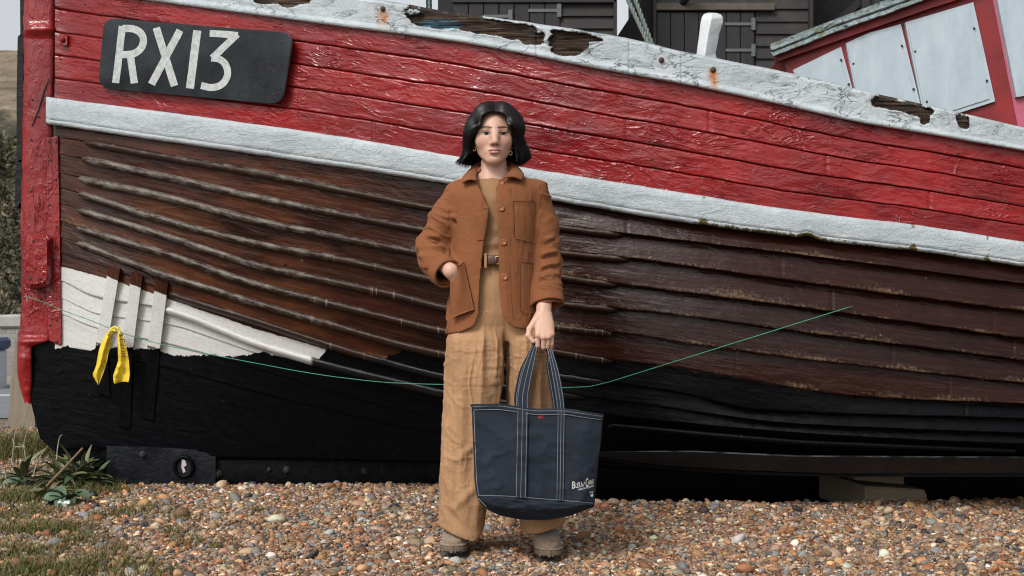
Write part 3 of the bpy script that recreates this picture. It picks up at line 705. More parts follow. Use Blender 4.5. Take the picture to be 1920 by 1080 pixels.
for (bx, by) in ((209, 49), (527, 78), (533, 79), (507, 129), (513, 133), (513, 176), (201, 146)):
    m_ = MB(); m_.lathe(P(bx, by, BPL(bx, by)-.031), [(.005, 0), (.004, .002), (.001, .0025)], (0, -1, 0), 9); sc_ = m_.build('screw', RUSTIRON, boat); sc_.parent = board
# --- timberhead
def quadlerp(c, u, v):
    c = np.array(c, float); return (c[0]*(1-u)+c[1]*u)*(1-v) + (c[3]*(1-u)+c[2]*u)*v
TH = Mat('white_timber_paint'); co = TH.co()
TH.out(TH.mix(TH.noise(co, 18, 6, .7), (.42, .46, .47), (.66, .69, .70)), .55, TH.bump(TH.noise(co, 60, 5, .7), .5, .004))
secs = [(1303, 1346, 116, 1.0), (1306, 1342, 100, 1.0), (1311, 1349, 62, 1.0), (1313.5, 1356, 42, 1.0), (1316, 1356, 31, 1.0), (1326, 1346, 26, .5)]
V = []
for (a, b, y, s) in secs:
    mid = a + (b-a)*.42; Y0 = .84
    V += [P(a, y, Y0), P(mid, y+(4 if s == 1 else 0), Y0-.05*s), P(b, y+1, Y0), P(b-3, y-4*s, Y0+.10), P(a+3, y-5*s, Y0+.10)]
Fc = [[i*5+j, i*5+(j+1) % 5, (i+1)*5+(j+1) % 5, (i+1)*5+j] for i in range(5) for j in range(5)] + [[25+j for j in range(5)]]
o = mk('timberhead', np.array(V), Fc, TH.m, boat, False)
md = o.modifiers.new('b', 'BEVEL'); md.width = .006; md.segments = 2; md.limit_method = 'ANGLE'
# --- wheelhouse
WY = lambda px: 1/(1/6.35 + (np.asarray(px, float)-1450)/470*(1/5.95-1/6.35)) - 5
WR = lambda px: .962 + (np.asarray(px, float)-1905)/400*.5
def wprism(m, poly, d0, d1, Yf=WY, a=0):
    q = np.array(poly, float); n = len(q)
    V = np.concatenate([P(q[:, 0], q[:, 1], Yf(q[:, 0])-d0), P(q[:, 0], q[:, 1], Yf(q[:, 0])-d0) + [0, d1, 0]])
    m.add(V, [list(range(n))[::-1], [n+i for i in range(n)]] + [[i, (i+1) % n, n+(i+1) % n, n+i][::1] for i in range(n)], a)
WRED = Mat('wheelhouse_red_paint'); co = WRED.co()
WRED.out(WRED.mix(WRED.mr(WRED.noise(co, 5, 4), .35, .65), (.13, .009, .010), (.22, .013, .016)), .42, WRED.bump(WRED.noise(co, 45, 5, .65), .35, .003), Specular_IOR_Level=.25)
def fixn(o):
    import bmesh
    b = bmesh.new(); b.from_mesh(o.data); bmesh.ops.recalc_face_normals(b, faces=b.faces); b.to_mesh(o.data); b.free(); return o
wh = bpy.data.objects.new('wheelhouse', None); COL.objects.link(wh); wh.parent = boat; ORG[wh.name] = ORG[boat.name]
def wpart(name, m, mat, **k):
    o = m.build(name, mat, boat, **k); o.parent = wh; fixn(o)
    return o
m_ = MB(); wprism(m_, [(1468, 108), (1854, -34), (1900, 200), (1928, 340), (1530, 340)], 0, .5); wpart('side_wall', m_, WRED.m)
WPK = Mat('wheelhouse_red_lit_side'); co = WPK.co()  # same red painted paler, as the more brightly lit face
WPK.out(WPK.mix(WPK.noise(co, 6, 4), (.30, .05, .09), (.42, .10, .15)), .4, WPK.bump(WPK.noise(co, 45, 5), .3, .003))
m_ = MB(); wprism(m_, [(1855, -34), (2180, -150), (2230, 340), (1929, 340), (1901, 200)], 0, .5, lambda px: WY(px) - .004 + np.maximum(0, (np.asarray(px, float)-1930))*.0006); wpart('front_wall', m_, WPK.m)
PAN = Mat('pale_boarded_window'); co = PAN.co()
PAN.out(PAN.mix(PAN.mr(PAN.noise(PAN.sc(co, (1, 1, .35)), 14, 6, .65), .3, .7), (.27, .33, .375), (.36, .425, .465)), .45, PAN.bump(PAN.noise(co, 50, 5), .25, .003))
wins = [[(1487, 131), (1577, 87.5), (1601, 175), (1515, 215)], [(1586, 81), (1630, 61), (1650, 56), (1689, 45), (1727, 200), (1612, 215)], [(1697, 42), (1825, 4), (1866, 190), (1735, 232)]]
WN = [plateq for plateq in wins]
for w in wins:
    q = np.array(w, float); c = q.mean(0)
    m_ = MB(); wprism(m_, q, .016, .03)
    fr = wpart('boarded_window', m_, PAN.m)
    q2 = c + (q-c)*.90 + np.array([-2.5, 2.5])
    m_ = MB(); wprism(m_, q2, .021, .01)
    md = wpart('window_board', m_, PAN.m); md.parent = fr
    for t, v in ((.93, .25), (.06, .3), (.95, .78), (.08, .8)):
        c4 = [q[0], q[-3] if len(q) > 4 else q[1], q[-2], q[-1]]
        s = quadlerp(c4, t, v); m_ = MB(); m_.lathe(P(s[0], s[1], WY(s[0])-.021), [(.006, 0), (.005, .003), (.001, .004)], (0, -1, 0), 8); sc_ = wpart('screw', m_, DARKIRON); sc_.parent = fr
m_ = MB(); wprism(m_, [(1869, -6), (2060, -70), (2100, 150), (1906, 182)], .022, .03, lambda px: WY(px) - .004 + np.maximum(0, (np.asarray(px, float)-1930))*.0006)
wpart('boarded_window', m_, PAN.m)
# fascia and mossy roof edge
m_ = MB(); wprism(m_, [(1459, 101), (1742, -4), (1864, -50), (1868, -34), (1790, 1), (1745, 15), (1461, 114)], .035, .10); wpart('fascia', m_, WRED.m)
xs = np.linspace(1444, 1868, 150); top = np.interp(xs, [1444, 1560, 1680, 1868], [90, 41, 0, -68]) + .8*fbm(np.stack([xs/14, 0*xs, 0*xs], -1), 3, 131)
bot = np.interp(xs, [1444, 1450, 1560, 1740, 1868], [98, 107, 64, -1, -50]) + 1.2*fbm(np.stack([xs/9, 0*xs, 0*xs], -1), 3, 132)
pr = np.array([(0, -.7), (0, .0), (.06, .06), (.3, .07), (.42, .066), (.5, .055), (.58, .066), (.9, .075), (1, .06), (1, -.7)])
X = np.repeat(xs[:, None], len(pr), 1); Y = top[:, None] + (bot-top)[:, None]*pr[None, :, 0]
D = pr[None, :, 1] + .008*fbm(np.stack([X/8, Y/6, 0*X], -1), 4, 133)*(pr[None, :, 1] > .02)
RM = Mat('mossy_roof_edge'); co = RM.co()
n1 = RM.noise(co, 16, 6, .7); n2 = RM.noise(co, 45, 5, .7)
c = RM.mix(RM.mr(n2, .35, .7), (.09, .115, .12), (.27, .33, .34)); c = RM.mix(RM.mr(n1, .52, .62), c, RM.mix(n2, (.03, .045, .015), (.13, .13, .035))); c = RM.mix(RM.mr(RM.noise(co, 30, 4), .6, .66), c, (.012, .014, .012))
RM.out(c, .85, RM.bump(RM.math('ADD', n1, n2), .9, .01))
o = mk('roof', P(X, Y, WY(X)-D).reshape(-1, 3), [gf(150, len(pr), flip=True), np.array([list(range(len(pr)))])], RM.m, boat); o.parent = wh; autosmooth(o, 60)
m_ = MB(); m_.prism(P(np.array([1444, 1868, 2150, 1900]), np.array([94, -66, -140, 60]), np.array([1.36, 1.0, 1.3, 2.4])), (0, 0, .03)); wpart('roof_sheet', m_, RM.m)
# =====================================================================  THE WOMAN
f32 = np.float32
class Vol:                      # signed-distance volume on a rectilinear grid, meshed with surface nets
    def __init__(s, xs, ys, zs):
        s.x, s.y, s.z = (np.asarray(a, f32) for a in (xs, ys, zs)); s.f = np.full((len(xs), len(ys), len(zs)), .3, f32)
    def sl(s, lo, hi):
        r = []
        for a, l, h in zip((s.x, s.y, s.z), lo, hi):
            r.append(slice(max(0, int(np.searchsorted(a, l))-1), min(len(a), int(np.searchsorted(a, h))+1)))
        return tuple(r)
    def put(s, fn, lo, hi, k=.01, op='u'):
        q = s.sl(np.asarray(lo)-k*1.2-.01, np.asarray(hi)+k*1.2+.01)
        if any(a.stop <= a.start for a in q): return s
        d = fn(s.x[q[0]][:, None, None], s.y[q[1]][None, :, None], s.z[q[2]][None, None, :]).astype(f32)
        g = s.f[q]
        if op == 's': d = -d; a, b, sg = -g, -d, -1
        else: a, b, sg = g, d, 1
        h = np.clip(.5 + .5*(b-a)/k, 0, 1)
        s.f[q] = sg*(b + (a-b)*h - k*h*(1-h))
        return s
    def cap(s, a, b, ra, rb=None, k=.01, op='u', sy=1.0):
        a = np.array(a, float); b = np.array(b, float); rb = ra if rb is None else rb; m = max(ra, rb)*max(1, 1/sy)
        ba = (b-a)*[1, sy, 1]; L2 = float(ba @ ba) + 1e-12
        def fn(X, Y, Z):
            px, py, pz = X-f32(a[0]), (Y-f32(a[1]))*f32(sy), Z-f32(a[2])
            t = np.clip((px*f32(ba[0])+py*f32(ba[1])+pz*f32(ba[2]))/f32(L2), 0, 1)
            return np.sqrt((px-t*f32(ba[0]))**2+(py-t*f32(ba[1]))**2+(pz-t*f32(ba[2]))**2) - (f32(ra)+f32(rb-ra)*t)
        return s.put(fn, np.minimum(a, b)-m, np.maximum(a, b)+m, k, op)
    def chain(s, pts, rs, k=.01, op='u', sy=1.0):
        for i in range(len(pts)-1): s.cap(pts[i], pts[i+1], rs[i], rs[i+1], k, op, sy)
        return s
    def ell(s, c, r, k=.01, op='u', cut=None):
        c = np.array(c, float); r = np.array(r, float) * np.ones(3)
        def fn(X, Y, Z):
            x, y, z = X-f32(c[0]), Y-f32(c[1]), Z-f32(c[2])
            k0 = np.sqrt((x/f32(r[0]))**2+(y/f32(r[1]))**2+(z/f32(r[2]))**2)
            k1 = np.sqrt((x/f32(r[0]**2))**2+(y/f32(r[1]**2))**2+(z/f32(r[2]**2))**2)+f32(1e-9)
            d = k0*(k0-1)/k1
            return d if cut is None else np.maximum(d, cut(X, Y, Z))
        return s.put(fn, c-r, c+r, k, op)
    def loft(s, tab, k=.01, n=2.3, zlo=None, zhi=None, off=0.0):
        """tab rows: z, centre x, half width, centre y, half depth"""
        t = np.array(sorted(tab), float)
        lo = [(t[:, 1]-t[:, 2]).min(), (t[:, 3]-t[:, 4]).min(), t[0, 0] if zlo is None else zlo]; hi = [(t[:, 1]+t[:, 2]).max(), (t[:, 3]+t[:, 4]).max(), t[-1, 0] if zhi is None else zhi]
        def fn(X, Y, Z):
            z = Z.ravel(); g = [pchip(t[:, 0], t[:, i], z).astype(f32)[None, None, :] for i in range(1, 5)]
            a, b = g[1]+f32(off), g[3]+f32(off)
            d = ((np.abs(X-g[0])/a)**f32(n) + (np.abs(Y-g[2])/b)**f32(n))**f32(1/n) - 1
            d = d*np.minimum(a, b)
            return np.maximum(d, np.maximum(f32(lo[2])-Z, Z-f32(hi[2])))
        return s.put(fn, lo, hi, k)
    def mesh(s):
        f = s.f; sg = f < 0
        c = np.zeros(tuple(n-1 for n in f.shape), np.int8)
        for i in (0, 1):
            for j in (0, 1):
                for k in (0, 1):
                    c += sg[i:f.shape[0]-1+i, j:f.shape[1]-1+j, k:f.shape[2]-1+k]
        act = np.argwhere((c > 0) & (c < 8))
        idm = np.full(c.shape, -1, np.int32); idm[tuple(act.T)] = np.arange(len(act))
        acc = np.zeros((len(act), 3)); cnt = np.zeros(len(act))
        val = {}
        for i in (0, 1):
            for j in (0, 1):
                for k in (0, 1): val[(i, j, k)] = f[act[:, 0]+i, act[:, 1]+j, act[:, 2]+k].astype(float)
        for ax in range(3):
            for u in (0, 1):
                for v in (0, 1):
                    a = [0, 0, 0]; o = [q for q in range(3) if q != ax]; a[o[0]] = u; a[o[1]] = v
                    b = list(a); b[ax] = 1
                    fa, fb = val[tuple(a)], val[tuple(b)]; m = (fa < 0) != (fb < 0)
                    t = np.where(m, fa/np.where(m, fa-fb, 1), 0)
                    p = np.array(a, float)[None].repeat(len(act), 0); p[:, ax] = t
                    acc += p*m[:, None]; cnt += m
        p = acc/cnt[:, None]
        V = np.stack([ar[act[:, i]] + p[:, i]*(ar[act[:, i]+1]-ar[act[:, i]]) for i, ar in enumerate((s.x.astype(float), s.y.astype(float), s.z.astype(float)))], 1)
        Q = []
        for ax in range(3):
            o = [q for q in range(3) if q != ax]
            n = list(f.shape)
            sl0 = [slice(1, -1)]*3; sl0[ax] = slice(0, n[ax]-1); sl1 = list(sl0); sl1[ax] = slice(1, n[ax])
            A, B = sg[tuple(sl0)], sg[tuple(sl1)]
            e = np.argwhere(A != B)
            st = A[tuple(e.T)]
            for q in o: e[:, q] += 1
            def cell(du, dv):
                w = e.copy(); w[:, o[0]] += du; w[:, o[1]] += dv; return idm[tuple(w.T)]
            q4 = np.stack([cell(-1, -1), cell(0, -1), cell(0, 0), cell(-1, 0)], 1)
            fl = st if ax != 1 else ~st
            q4[~fl] = q4[~fl][:, ::-1]
            Q.append(q4)
        Q = np.concatenate(Q); Q = Q[(Q >= 0).all(1)]
        return V, Q
def vnorm(V, Q):
    n = np.zeros_like(V); fn = np.cross(V[Q[:, 2]]-V[Q[:, 0]], V[Q[:, 3]]-V[Q[:, 1]])
    for i in range(4):
        for a in range(3): n[:, a] += np.bincount(Q[:, i], fn[:, a], len(V))
    return n/(np.linalg.norm(n, axis=1)[:, None]+1e-12)
def relax(V, Q, it=1, w=.5):
    for _ in range(it):
        acc = np.zeros_like(V); c = np.zeros(len(V))
        for i in range(4):
            j = (i+1) % 4
            for a in range(3): acc[:, a] += np.bincount(Q[:, i], V[Q[:, j], a], len(V)) + np.bincount(Q[:, j], V[Q[:, i], a], len(V))
            c += np.bincount(Q[:, i], minlength=len(V)) + np.bincount(Q[:, j], minlength=len(V))
        V = V*(1-w) + w*acc/np.maximum(c, 1)[:, None]
    return V
def ax_(*seg):                  # grid axis from (start, end, step) runs
    r = [np.arange(a, b-1e-6, st) for a, b, st in seg]
    return np.concatenate(r + [[seg[-1][1]]])
def q3(px, py, Y): return P(px, py, Y)
# ---------- body
cx = -.0685
bd = Vol(ax_((-.42, -.36, .008), (-.36, -.16, .004), (-.16, .03, .0016), (.03, .19, .002), (.19, .26, .008)),
         ax_((-.17, .15, .002), (.15, .18, .008)),
         ax_((.0, .70, .012), (.70, .93, .002), (.93, 1.43, .004), (1.43, 1.72, .0016)))
bd.ell((cx, .020, 1.592), (.0755, .096, .092), .01)
bd.ell((cx, -.016, 1.555), (.0655, .070, .088), .02)
for s in (-1, 1):
    bd.cap((cx+s*.049, .008, 1.530), (cx+s*.016, -.056, 1.479), .017, .015, .026)
    bd.ell((cx+s*.041, -.044, 1.546), (.024, .024, .022), .024)
    bd.cap((cx+s*.012, -.068, 1.588), (cx+s*.042, -.058, 1.589), .011, .010, .014)
bd.ell((cx, -.063, 1.477), (.019, .017, .016), .018)
bd.ell((cx, -.064, 1.506), (.030, .021, .022), .016)
bd.ell((cx, -.060, 1.60), (.030, .022, .028), .02)
cf = cx + .0045
for s in (-1, 1):
    e = np.array([cf+s*.0315+.0005, -.0640, 1.5702])
    bd.ell(e + [s*.001, -.037, .001], (.024, .024, .016), .012, 's')
    bd.ell(e, .0125, .002)
    bd.ell(e, (.0150, .0142, .0142), .002, 'u', lambda X, Y, Z, e=e, s=s: -(Z-f32(e[2]+.0060)-((X-f32(e[0]))*f32(s)*.12) + ((X-f32(e[0]))**2)*f32(16)))
    bd.ell(e, (.0150, .0140, .0140), .002, 'u', lambda X, Y, Z, e=e, s=s: (Z-f32(e[2]-.0052)-((X-f32(e[0]))*f32(s)*.10) - ((X-f32(e[0]))**2)*f32(14)))
bd.chain([(cf+.0005, -.074, 1.586), (cf+.001, -.083, 1.566), (cf+.0015, -.0985, 1.5405)], [.0095, .0088, .0105], .019)
bd.ell((cf+.0015, -.1005, 1.5375), (.0112, .0108, .0100), .006)
for s in (-1, 1):
    bd.ell((cf+.001+s*.0125, -.0885, 1.5335), (.0075, .0095, .0080), .007)
    bd.ell((cf+.001+s*.0068, -.0985, 1.5270), (.0038, .0060, .0028), .002, 's')
    bd.chain([(cf+s*.0205, -.0775, 1.5062), (cf+s*.010, -.0865, 1.5100), (cf, -.0888, 1.5096)], [.0028, .0050, .0048], .005)
    bd.chain([(cf+s*.0195, -.0775, 1.5050), (cf+s*.009, -.0862, 1.5005), (cf, -.0882, 1.4995)], [.0028, .0058, .0064], .005)
    bd.chain([(cf+s*.0225, -.0795, 1.5056), (cf+s*.010, -.0920, 1.5058), (cf, -.0945, 1.5052)], [.0012, .0014, .0014], .0025, 's')
    bd.ell((cx+s*.077, .012, 1.552), (.009, .020, .031), .006)
bd.ell((cf, -.084, 1.489), (.014, .008, .006), .008, 's')
bd.cap((cx, .030, 1.49), (cx+.003, .032, 1.33),   .0415, .054, .022)
for s in (-1, 1):      # sternomastoid + trapezius
    bd.cap((cx+s*.036, .008, 1.47), (cx+s*.012, -.012, 1.375), .012, .011, .014)
    bd.cap((cx+s*.02, .045, 1.43), (cx+s*.125, .035, 1.375), .034, .038, .03)
bd.ell((-.066, .030, 1.25), (.142, .093, .175), .04); bd.ell((-.066, .030, 1.08), (.122, .082, .15), .05); bd.ell((-.066, .032, .96), (.150, .098, .12), .05)
LE, LW = q3(803, 472, .04), q3(845, 508, -.100)
RE, RW = q3(1029, 480, .03), q3(1019.5, 584, -.075)
bd.chain([(-.200, .032, 1.352), LE, LW], [.048, .038, .026], .02); bd.chain([(.080, .032, 1.352), RE, RW], [.048, .037, .0255], .02)
for p in ([(-.135, .02, .90), (-.155, .0, .48), (-.205, .02, .09)], [(.025, .04, .90), (.085, .04, .48), (.135, .06, .09)]):
    bd.chain(p, [.056, .044, .030], .02)
bd.cap((-.208, .05, .062), (-.211, -.07, .050), .026, .018, .02); bd.cap((.132, .07, .056), (.132, -.06, .042), .026, .018, .02)
# right hand closing on the bag handles
h = lambda px, py, Y: q3(px, py, Y)
bd.chain([h(1019.5, 575, -.073), h(1019, 592, -.083)], [.0255, .0258], .01, sy=1.25)
kn = [h(1008.5, 629, -.122), h(1019, 633, -.126), h(1028.5, 632, -.122), h(1035, 626, -.112)]
for i, (k_, wx) in enumerate(zip(kn, (1009, 1016, 1023, 1028))):
    bd.cap(h(wx, 594, -.086), k_, .0150, .0102, .014)
    bd.ell(k_ + [0, -.003, 0], .0092, .005)
bd.ell(h(1021, 613, -.094), (.034, .016, .036), .014)
FG = [[kn[0], h(1008, 648, -.116), h(1010, 656, -.090), h(1012, 648, -.072)],
      [kn[1], h(1019, 651, -.116), h(1018, 656, -.088), h(1018, 646, -.072)],
      [kn[2], h(1026.5, 650, -.112), h(1024, 654, -.086), h(1024, 644, -.072)],
      [kn[3], h(1034.5, 645, -.108), h(1028.5, 660, -.096), h(1026.5, 664, -.088)]]
hand = Vol(bd.x, bd.y, bd.z)
for q in (0, 1, 2, 3):
    r = [(.0094, .0088, .0080, .0072), (.0096, .0090, .0082, .0074), (.0092, .0086, .0078, .0070), (.0082, .0076, .0068, .0058)][q]
    fv = FG[q]
    for i in range(3):
        bd.cap(fv[i], fv[i+1], r[i], r[i+1], .0022)
bd.chain([h(1007, 597, -.092), h(993.5, 616, -.108), h(990.5, 629, -.116), h(1000, 640, -.122)], [.0155, .0112, .0104, .0080], .005)
# hand in the pocket
pk = [h(856, 524, -.150)]
bd.chain([LW, h(858, 526, -.088)], [.0255, .024], .012, sy=1.3)
for dx in (-12, -4, 4, 12): bd.chain([h(858+dx*.6, 526, -.088), h(864+dx*.9, 550, -.068), h(867+dx*.7, 562, -.060)], [.013, .0095, .008], .003)
bd.chain([h(863, 525, -.092), h(872, 542, -.088), h(876, 554, -.082)], [.012, .010, .009], .004)
del hand
V, Q = bd.mesh(); V = relax(V, Q, 1, .35); N = vnorm(V, Q)
# skin tones of the face, lips, brows and eyes, with shade painted into the creases
sk = np.array([.525, .325, .240]); C = np.repeat(sk[None], len(V), 0)
fr = (V[:, 1] < -.03) & (V[:, 2] > 1.45)
def lay(w, c):
    global C
    w = np.clip(w, 0, 1)[:, None]; C = C*(1-w) + np.array(c)*w
g2 = lambda x, z, sx, sz: np.exp(-((V[:, 0]-x)/sx)**2 - ((V[:, 2]-z)/sz)**2)
face = fr.astype(float); EYE = np.zeros(len(V))
lay(.26*fbm(V*np.array([70, 70, 70]), 4, 5)+.08, (.42, .20, .13))
for s in (-1, 1):
    lay(face*.40*g2(cf+s*.040, 1.538, .020, .016), (.50, .21, .15))
    lay(face*.30*g2(cf+s*.030, 1.556, .018, .006), (.33, .16, .12))
lay(face*.35*g2(cf+.001, 1.535, .013, .010), (.48, .21, .15))
xm = np.abs(V[:, 0]-cf)
lt_ = 1.5062 + .0068*(1-(xm/.0235)**2) - .0016*np.exp(-(xm/.004)**2); lb_ = 1.5052 - .0108*(1-(xm/.0215)**2)
lip = face*ss(.0012, -.0008, np.maximum(V[:, 2]-lt_, lb_-V[:, 2]))*(xm < .0235)
lay(lip*.8, (.40, .165, .14)); lay(lip*ss(.0004, -.0006, 1.5054-V[:, 2])*.5, (.24, .08, .07))
lay(face*(xm < .0245)*np.exp(-((V[:, 2]-1.5055)/.0014)**2)*.9, (.09, .03, .028))  # dark line stands for the shade between the lips
for s in (-1, 1):
    lay(face*np.exp(-(((V[:, 0]-(cf+.001+s*.0068))/.0045)**2+((V[:, 2]-1.5268)/.0028)**2))*1.0, (.10, .04, .03))  # nostril shade laid in as dark colour
    u = (V[:, 0]-(cf+s*.0315))*s
    zb = 1.5915 + .0035*ss(-.022, .010, u) - .007*ss(.010, .028, u); hw = .0056*ss(-.026, -.016, u)*(1-.65*ss(.0, .026, u))+.0002
    bw = face*ss(1, .45, np.abs(V[:, 2]-zb)/hw)*(u > -.024)*(u < .027)
    lay(bw*(.82+.18*fbm(V*400, 2, 9)), (.022, .014, .012))
    ex, ez = cf+s*.0315+.0005, 1.5702
    ux, uz = V[:, 0]-ex, V[:, 2]-ez
    top = .0060+ux*s*.12-16*ux**2; bot = -.0052+ux*s*.10+14*ux**2
    ins = face*ss(.0006, -.0006, np.maximum(uz-top, bot-uz))*(np.abs(ux) < .0165)
    lay(ins, (.30, .25, .235))
    rr = np.sqrt((ux-.0004)**2+(uz-.0002)**2)
    lay(ins*ss(.0086, .0076, rr), (.010, .006, .004)); lay(ins*ss(.0038, .0030, rr), (.004, .004, .004))
    EYE = np.maximum(EYE, ins); lay(face*ss(-.0016, -.0006, uz-top)*ss(.0030, .0016, uz-top)*(np.abs(ux) < .0172), (.008, .006, .006))
    lay(face*np.exp(-((uz-top-.006)/.0011)**2)*(np.abs(ux) < .0150)*.5, (.16, .08, .06))  # shade of the upper lid fold, put in as colour
    lay(face*np.exp(-((uz-bot+.0006)/.0009)**2)*(np.abs(ux) < .0150)*.55, (.12, .06, .05))
    lay(face*.35*np.exp(-((uz-.006)/.006)**2-((ux)/.016)**2)*(1-ins), (.32, .16, .115))
hd = (V[:, 2] < .93) & (V[:, 0] > .04)
for q in (0, 1, 2, 3):
    lay(hd*.45*np.exp(-((V-(kn[q]+[0, -.01, 0]))**2).sum(1)/.0085**2), (.50, .20, .15))
    lay(hd*.5*np.exp(-((V-FG[q][2])**2).sum(1)/.009**2), (.52, .20, .15))
sm = Mat('skin'); co = sm.co()
sm.out(sm.attr('col', 'Color'), sm.mix(sm.attr('eye'), sm.mr(sm.noise(co, 120, 3), .3, .7, .42, .58), .08), sm.bump(sm.noise(co, 260, 4, .6), .12, .001), Subsurface_Weight=.06, Subsurface_Radius=(.010, .004, .002), Subsurface_Scale=.6, Specular_IOR_Level=sm.mr(sm.attr('eye'), 0, 1, .4, .12))
person = mk('person', V, Q, sm.m, None, True, col=C, attrs={'eye': EYE}, base=(-.06, 0, .015))
tag(person, 'person with a dark bob in a rust jacket and wide tan trousers, one hand pocketed', 'person')
# ---------- cloth
def cloth(name, c, var=.18, weave=900, fuzz=.3, rough=.85, slub=False):
    m = Mat(name); co = m.co()
    n1 = m.noise(co, 7, 5, .6); n2 = m.noise(m.sc(co, (1, 1, .12)) if slub else co, 160 if slub else 520, 4, .7); n3 = m.noise(m.sc(co, (.10, .10, 1)), 170 if slub else 420, 4, .7)
    a = tuple(x*(1-var) for x in c); b = tuple(min(1, x*(1+var)) for x in c)
    k = m.mix(m.mr(n1, .3, .7), a, b)
    k = m.mix(m.mr(n2, .35, .75, 0, .35), k, tuple(x*.62 for x in c)); k = m.mix(m.mr(n3, .5, .8, 0, .30), k, tuple(min(1, x*1.5) for x in c))
    hh = m.math('ADD', n2, n3)
    return m.out(k, rough, m.bump(hh, fuzz, .0025), Sheen_Weight=.03, Specular_IOR_Level=.2)
CJ = cloth('rust_cotton_twill', (.200, .074, .029), .14, fuzz=.14); CT = cloth('tan_linen', (.345, .198, .102), .2, slub=True, fuzz=.4); CS = cloth('tan_knit', (.28, .155, .078), .12)
def tabpx(rows, sc=.002012):    # py, left px, right px, cy, depth
    return [(1-(py-540)*sc, ((a+b)/2-960)*sc, (b-a)/2*sc, cy, d) for py, a, b, cy, d in rows]
def crease(V, N, segs):         # pull long soft folds out of a cloth: (p0, p1, width, height)
    d = np.zeros(len(V))
    for a, b, w, hgt in segs:
        a, b = np.array(a), np.array(b); ba = b-a
        t = np.clip(((V-a) @ ba)/(ba @ ba), 0, 1)
        r = np.linalg.norm(V-a-t[:, None]*ba, axis=1)
        d += hgt*np.exp(-(r/w)**2)*np.sin(PI*np.clip(t*.9+.05, 0, 1))
    return d
# jacket
jx, jy, jz = ax_((-.40, .22, .003)), ax_((-.17, .19, .003)), ax_((.79, 1.475, .003))
JT = tabpx([(308, 897, 955, .045, .055), (318, 893, 959, .042, .060), (328, 884, 968, .036, .072), (336, 868, 990, .032, .086), (343, 855, 1006, .030, .098), (352, 848, 1014, .028, .108), (368, 845, 1016, .026, .118), (392, 848, 1011, .024, .124),
             (425, 850, 1008, .022, .126), (460, 850, 1006, .022, .124), (500, 848, 1006, .020, .122), (560, 843, 1007, .020, .124), (600, 839, 1008, .02, .126), (645, 837, 1009, .02, .128)])
tor = Vol(jx, jy, jz); tor.loft(JT, .004, 2.25, zlo=.79)
slv = Vol(jx, jy, jz)
SL = [q3(857, 366, .02), q3(833, 415, .03), q3(812, 463, .035), q3(818, 492, .0), q3(838, 513, -.075)]
slv.chain(SL, [.048, .053, .057, .054, .048], .03)
SR = [q3(1004, 362, .02), q3(1019, 425, .028), q3(1023, 490, .02), q3(1024, 545, -.02), q3(1026, 600, -.06)]
slv.chain(SR, [.050, .055, .054, .054, .054], .02)
X, Y, Z = tor.x[:, None, None], tor.y[None, :, None], tor.z[None, None, :]
k = f32(.03)
def smin(a, b, k):
    h = np.clip(.5+.5*(b-a)/k, 0, 1); return b+(a-b)*h-k*h*(1-h)
inner = smin(tor.f, slv.f, k) + f32(.0065)
c1, c0 = SL[4], SL[3]; n_ = (c1-c0)/np.linalg.norm(c1-c0)
cutL = (X-f32(c1[0]))*f32(n_[0])+(Y-f32(c1[1]))*f32(n_[1])+(Z-f32(c1[2]))*f32(n_[2])
cutR = f32(q3(1026, 566, -.05)[2]) - Z
sc_ = np.maximum(slv.f, np.where(X < -.07, cutL, cutR))
out = smin(tor.f, sc_, k)
px = 960 + X/.00196          # front panels read at about this scale
hem_py = np.interp(px.ravel(), [820, 838, 862, 882, 891, 897, 903, 932, 938, 944, 952, 966, 1010], [627, 626, 622, 614, 606, 588, 560, 560, 578, 594, 605, 613, 620])
hemz = (1-(hem_py-540)*.00198).astype(f32)[:, None, None]
out = np.maximum(out, hemz - Z)
zc = tor.z; pyz = 540+(1-zc.astype(float))/.00196
xo0 = (np.interp(pyz, [300, 325, 338, 352, 366, 380, 391, 410, 430, 455, 480, 520, 560, 590, 640], [880, 886, 893, 898, 905, 911, 916, 914, 911, 907, 903.5, 900, 898, 897, 897])-960)*.00196
xo1 = (np.interp(pyz, [300, 325, 335, 350, 380, 400, 430, 480, 520, 560, 590, 640], [972, 958, 938, 930.5, 932, 933, 935, 936, 937, 938, 942, 946])-960)*.00196
op = np.maximum(np.maximum(xo0.astype(f32)[None, None]-X, X-xo1.astype(f32)[None, None]), Y-f32(.0))
neck = np.sqrt(((X-f32(cx))/f32(.058))**2+((Y-f32(.035))/f32(.064))**2)*f32(.06)-f32(.06)
neck = np.maximum(neck, f32(1.36)-Z)
jk = Vol(jx, jy, jz); jk.f = np.maximum(np.maximum(np.maximum(out, -inner), -op), -neck)
solid = np.maximum(out, -op)
def jY(x, z, extra=0.0):        # front surface of the jacket
    x, z = np.broadcast_arrays(np.asarray(x, float), np.asarray(z, float))
    i = np.clip(np.round((x-jx[0])/.003).astype(int), 0, len(jx)-1); kk = np.clip(np.round((z-jz[0])/.003).astype(int), 0, len(jz)-1)
    ff = torf[i, :, kk]; j = np.argmax(ff < 0, axis=-1)
    j = np.where((ff < 0).any(-1), j, 30); j = np.maximum(j, 1)
    a = np.take_along_axis(ff, (j-1)[..., None], -1)[..., 0]; b = np.take_along_axis(ff, j[..., None], -1)[..., 0]
    return jy[j-1] + .003*np.clip(a/np.where(a-b == 0, 1, a-b), 0, 1) - extra
torf = tor.f
V, Q = jk.mesh(); V = relax(V, Q, 2, .5); N = vnorm(V, Q)
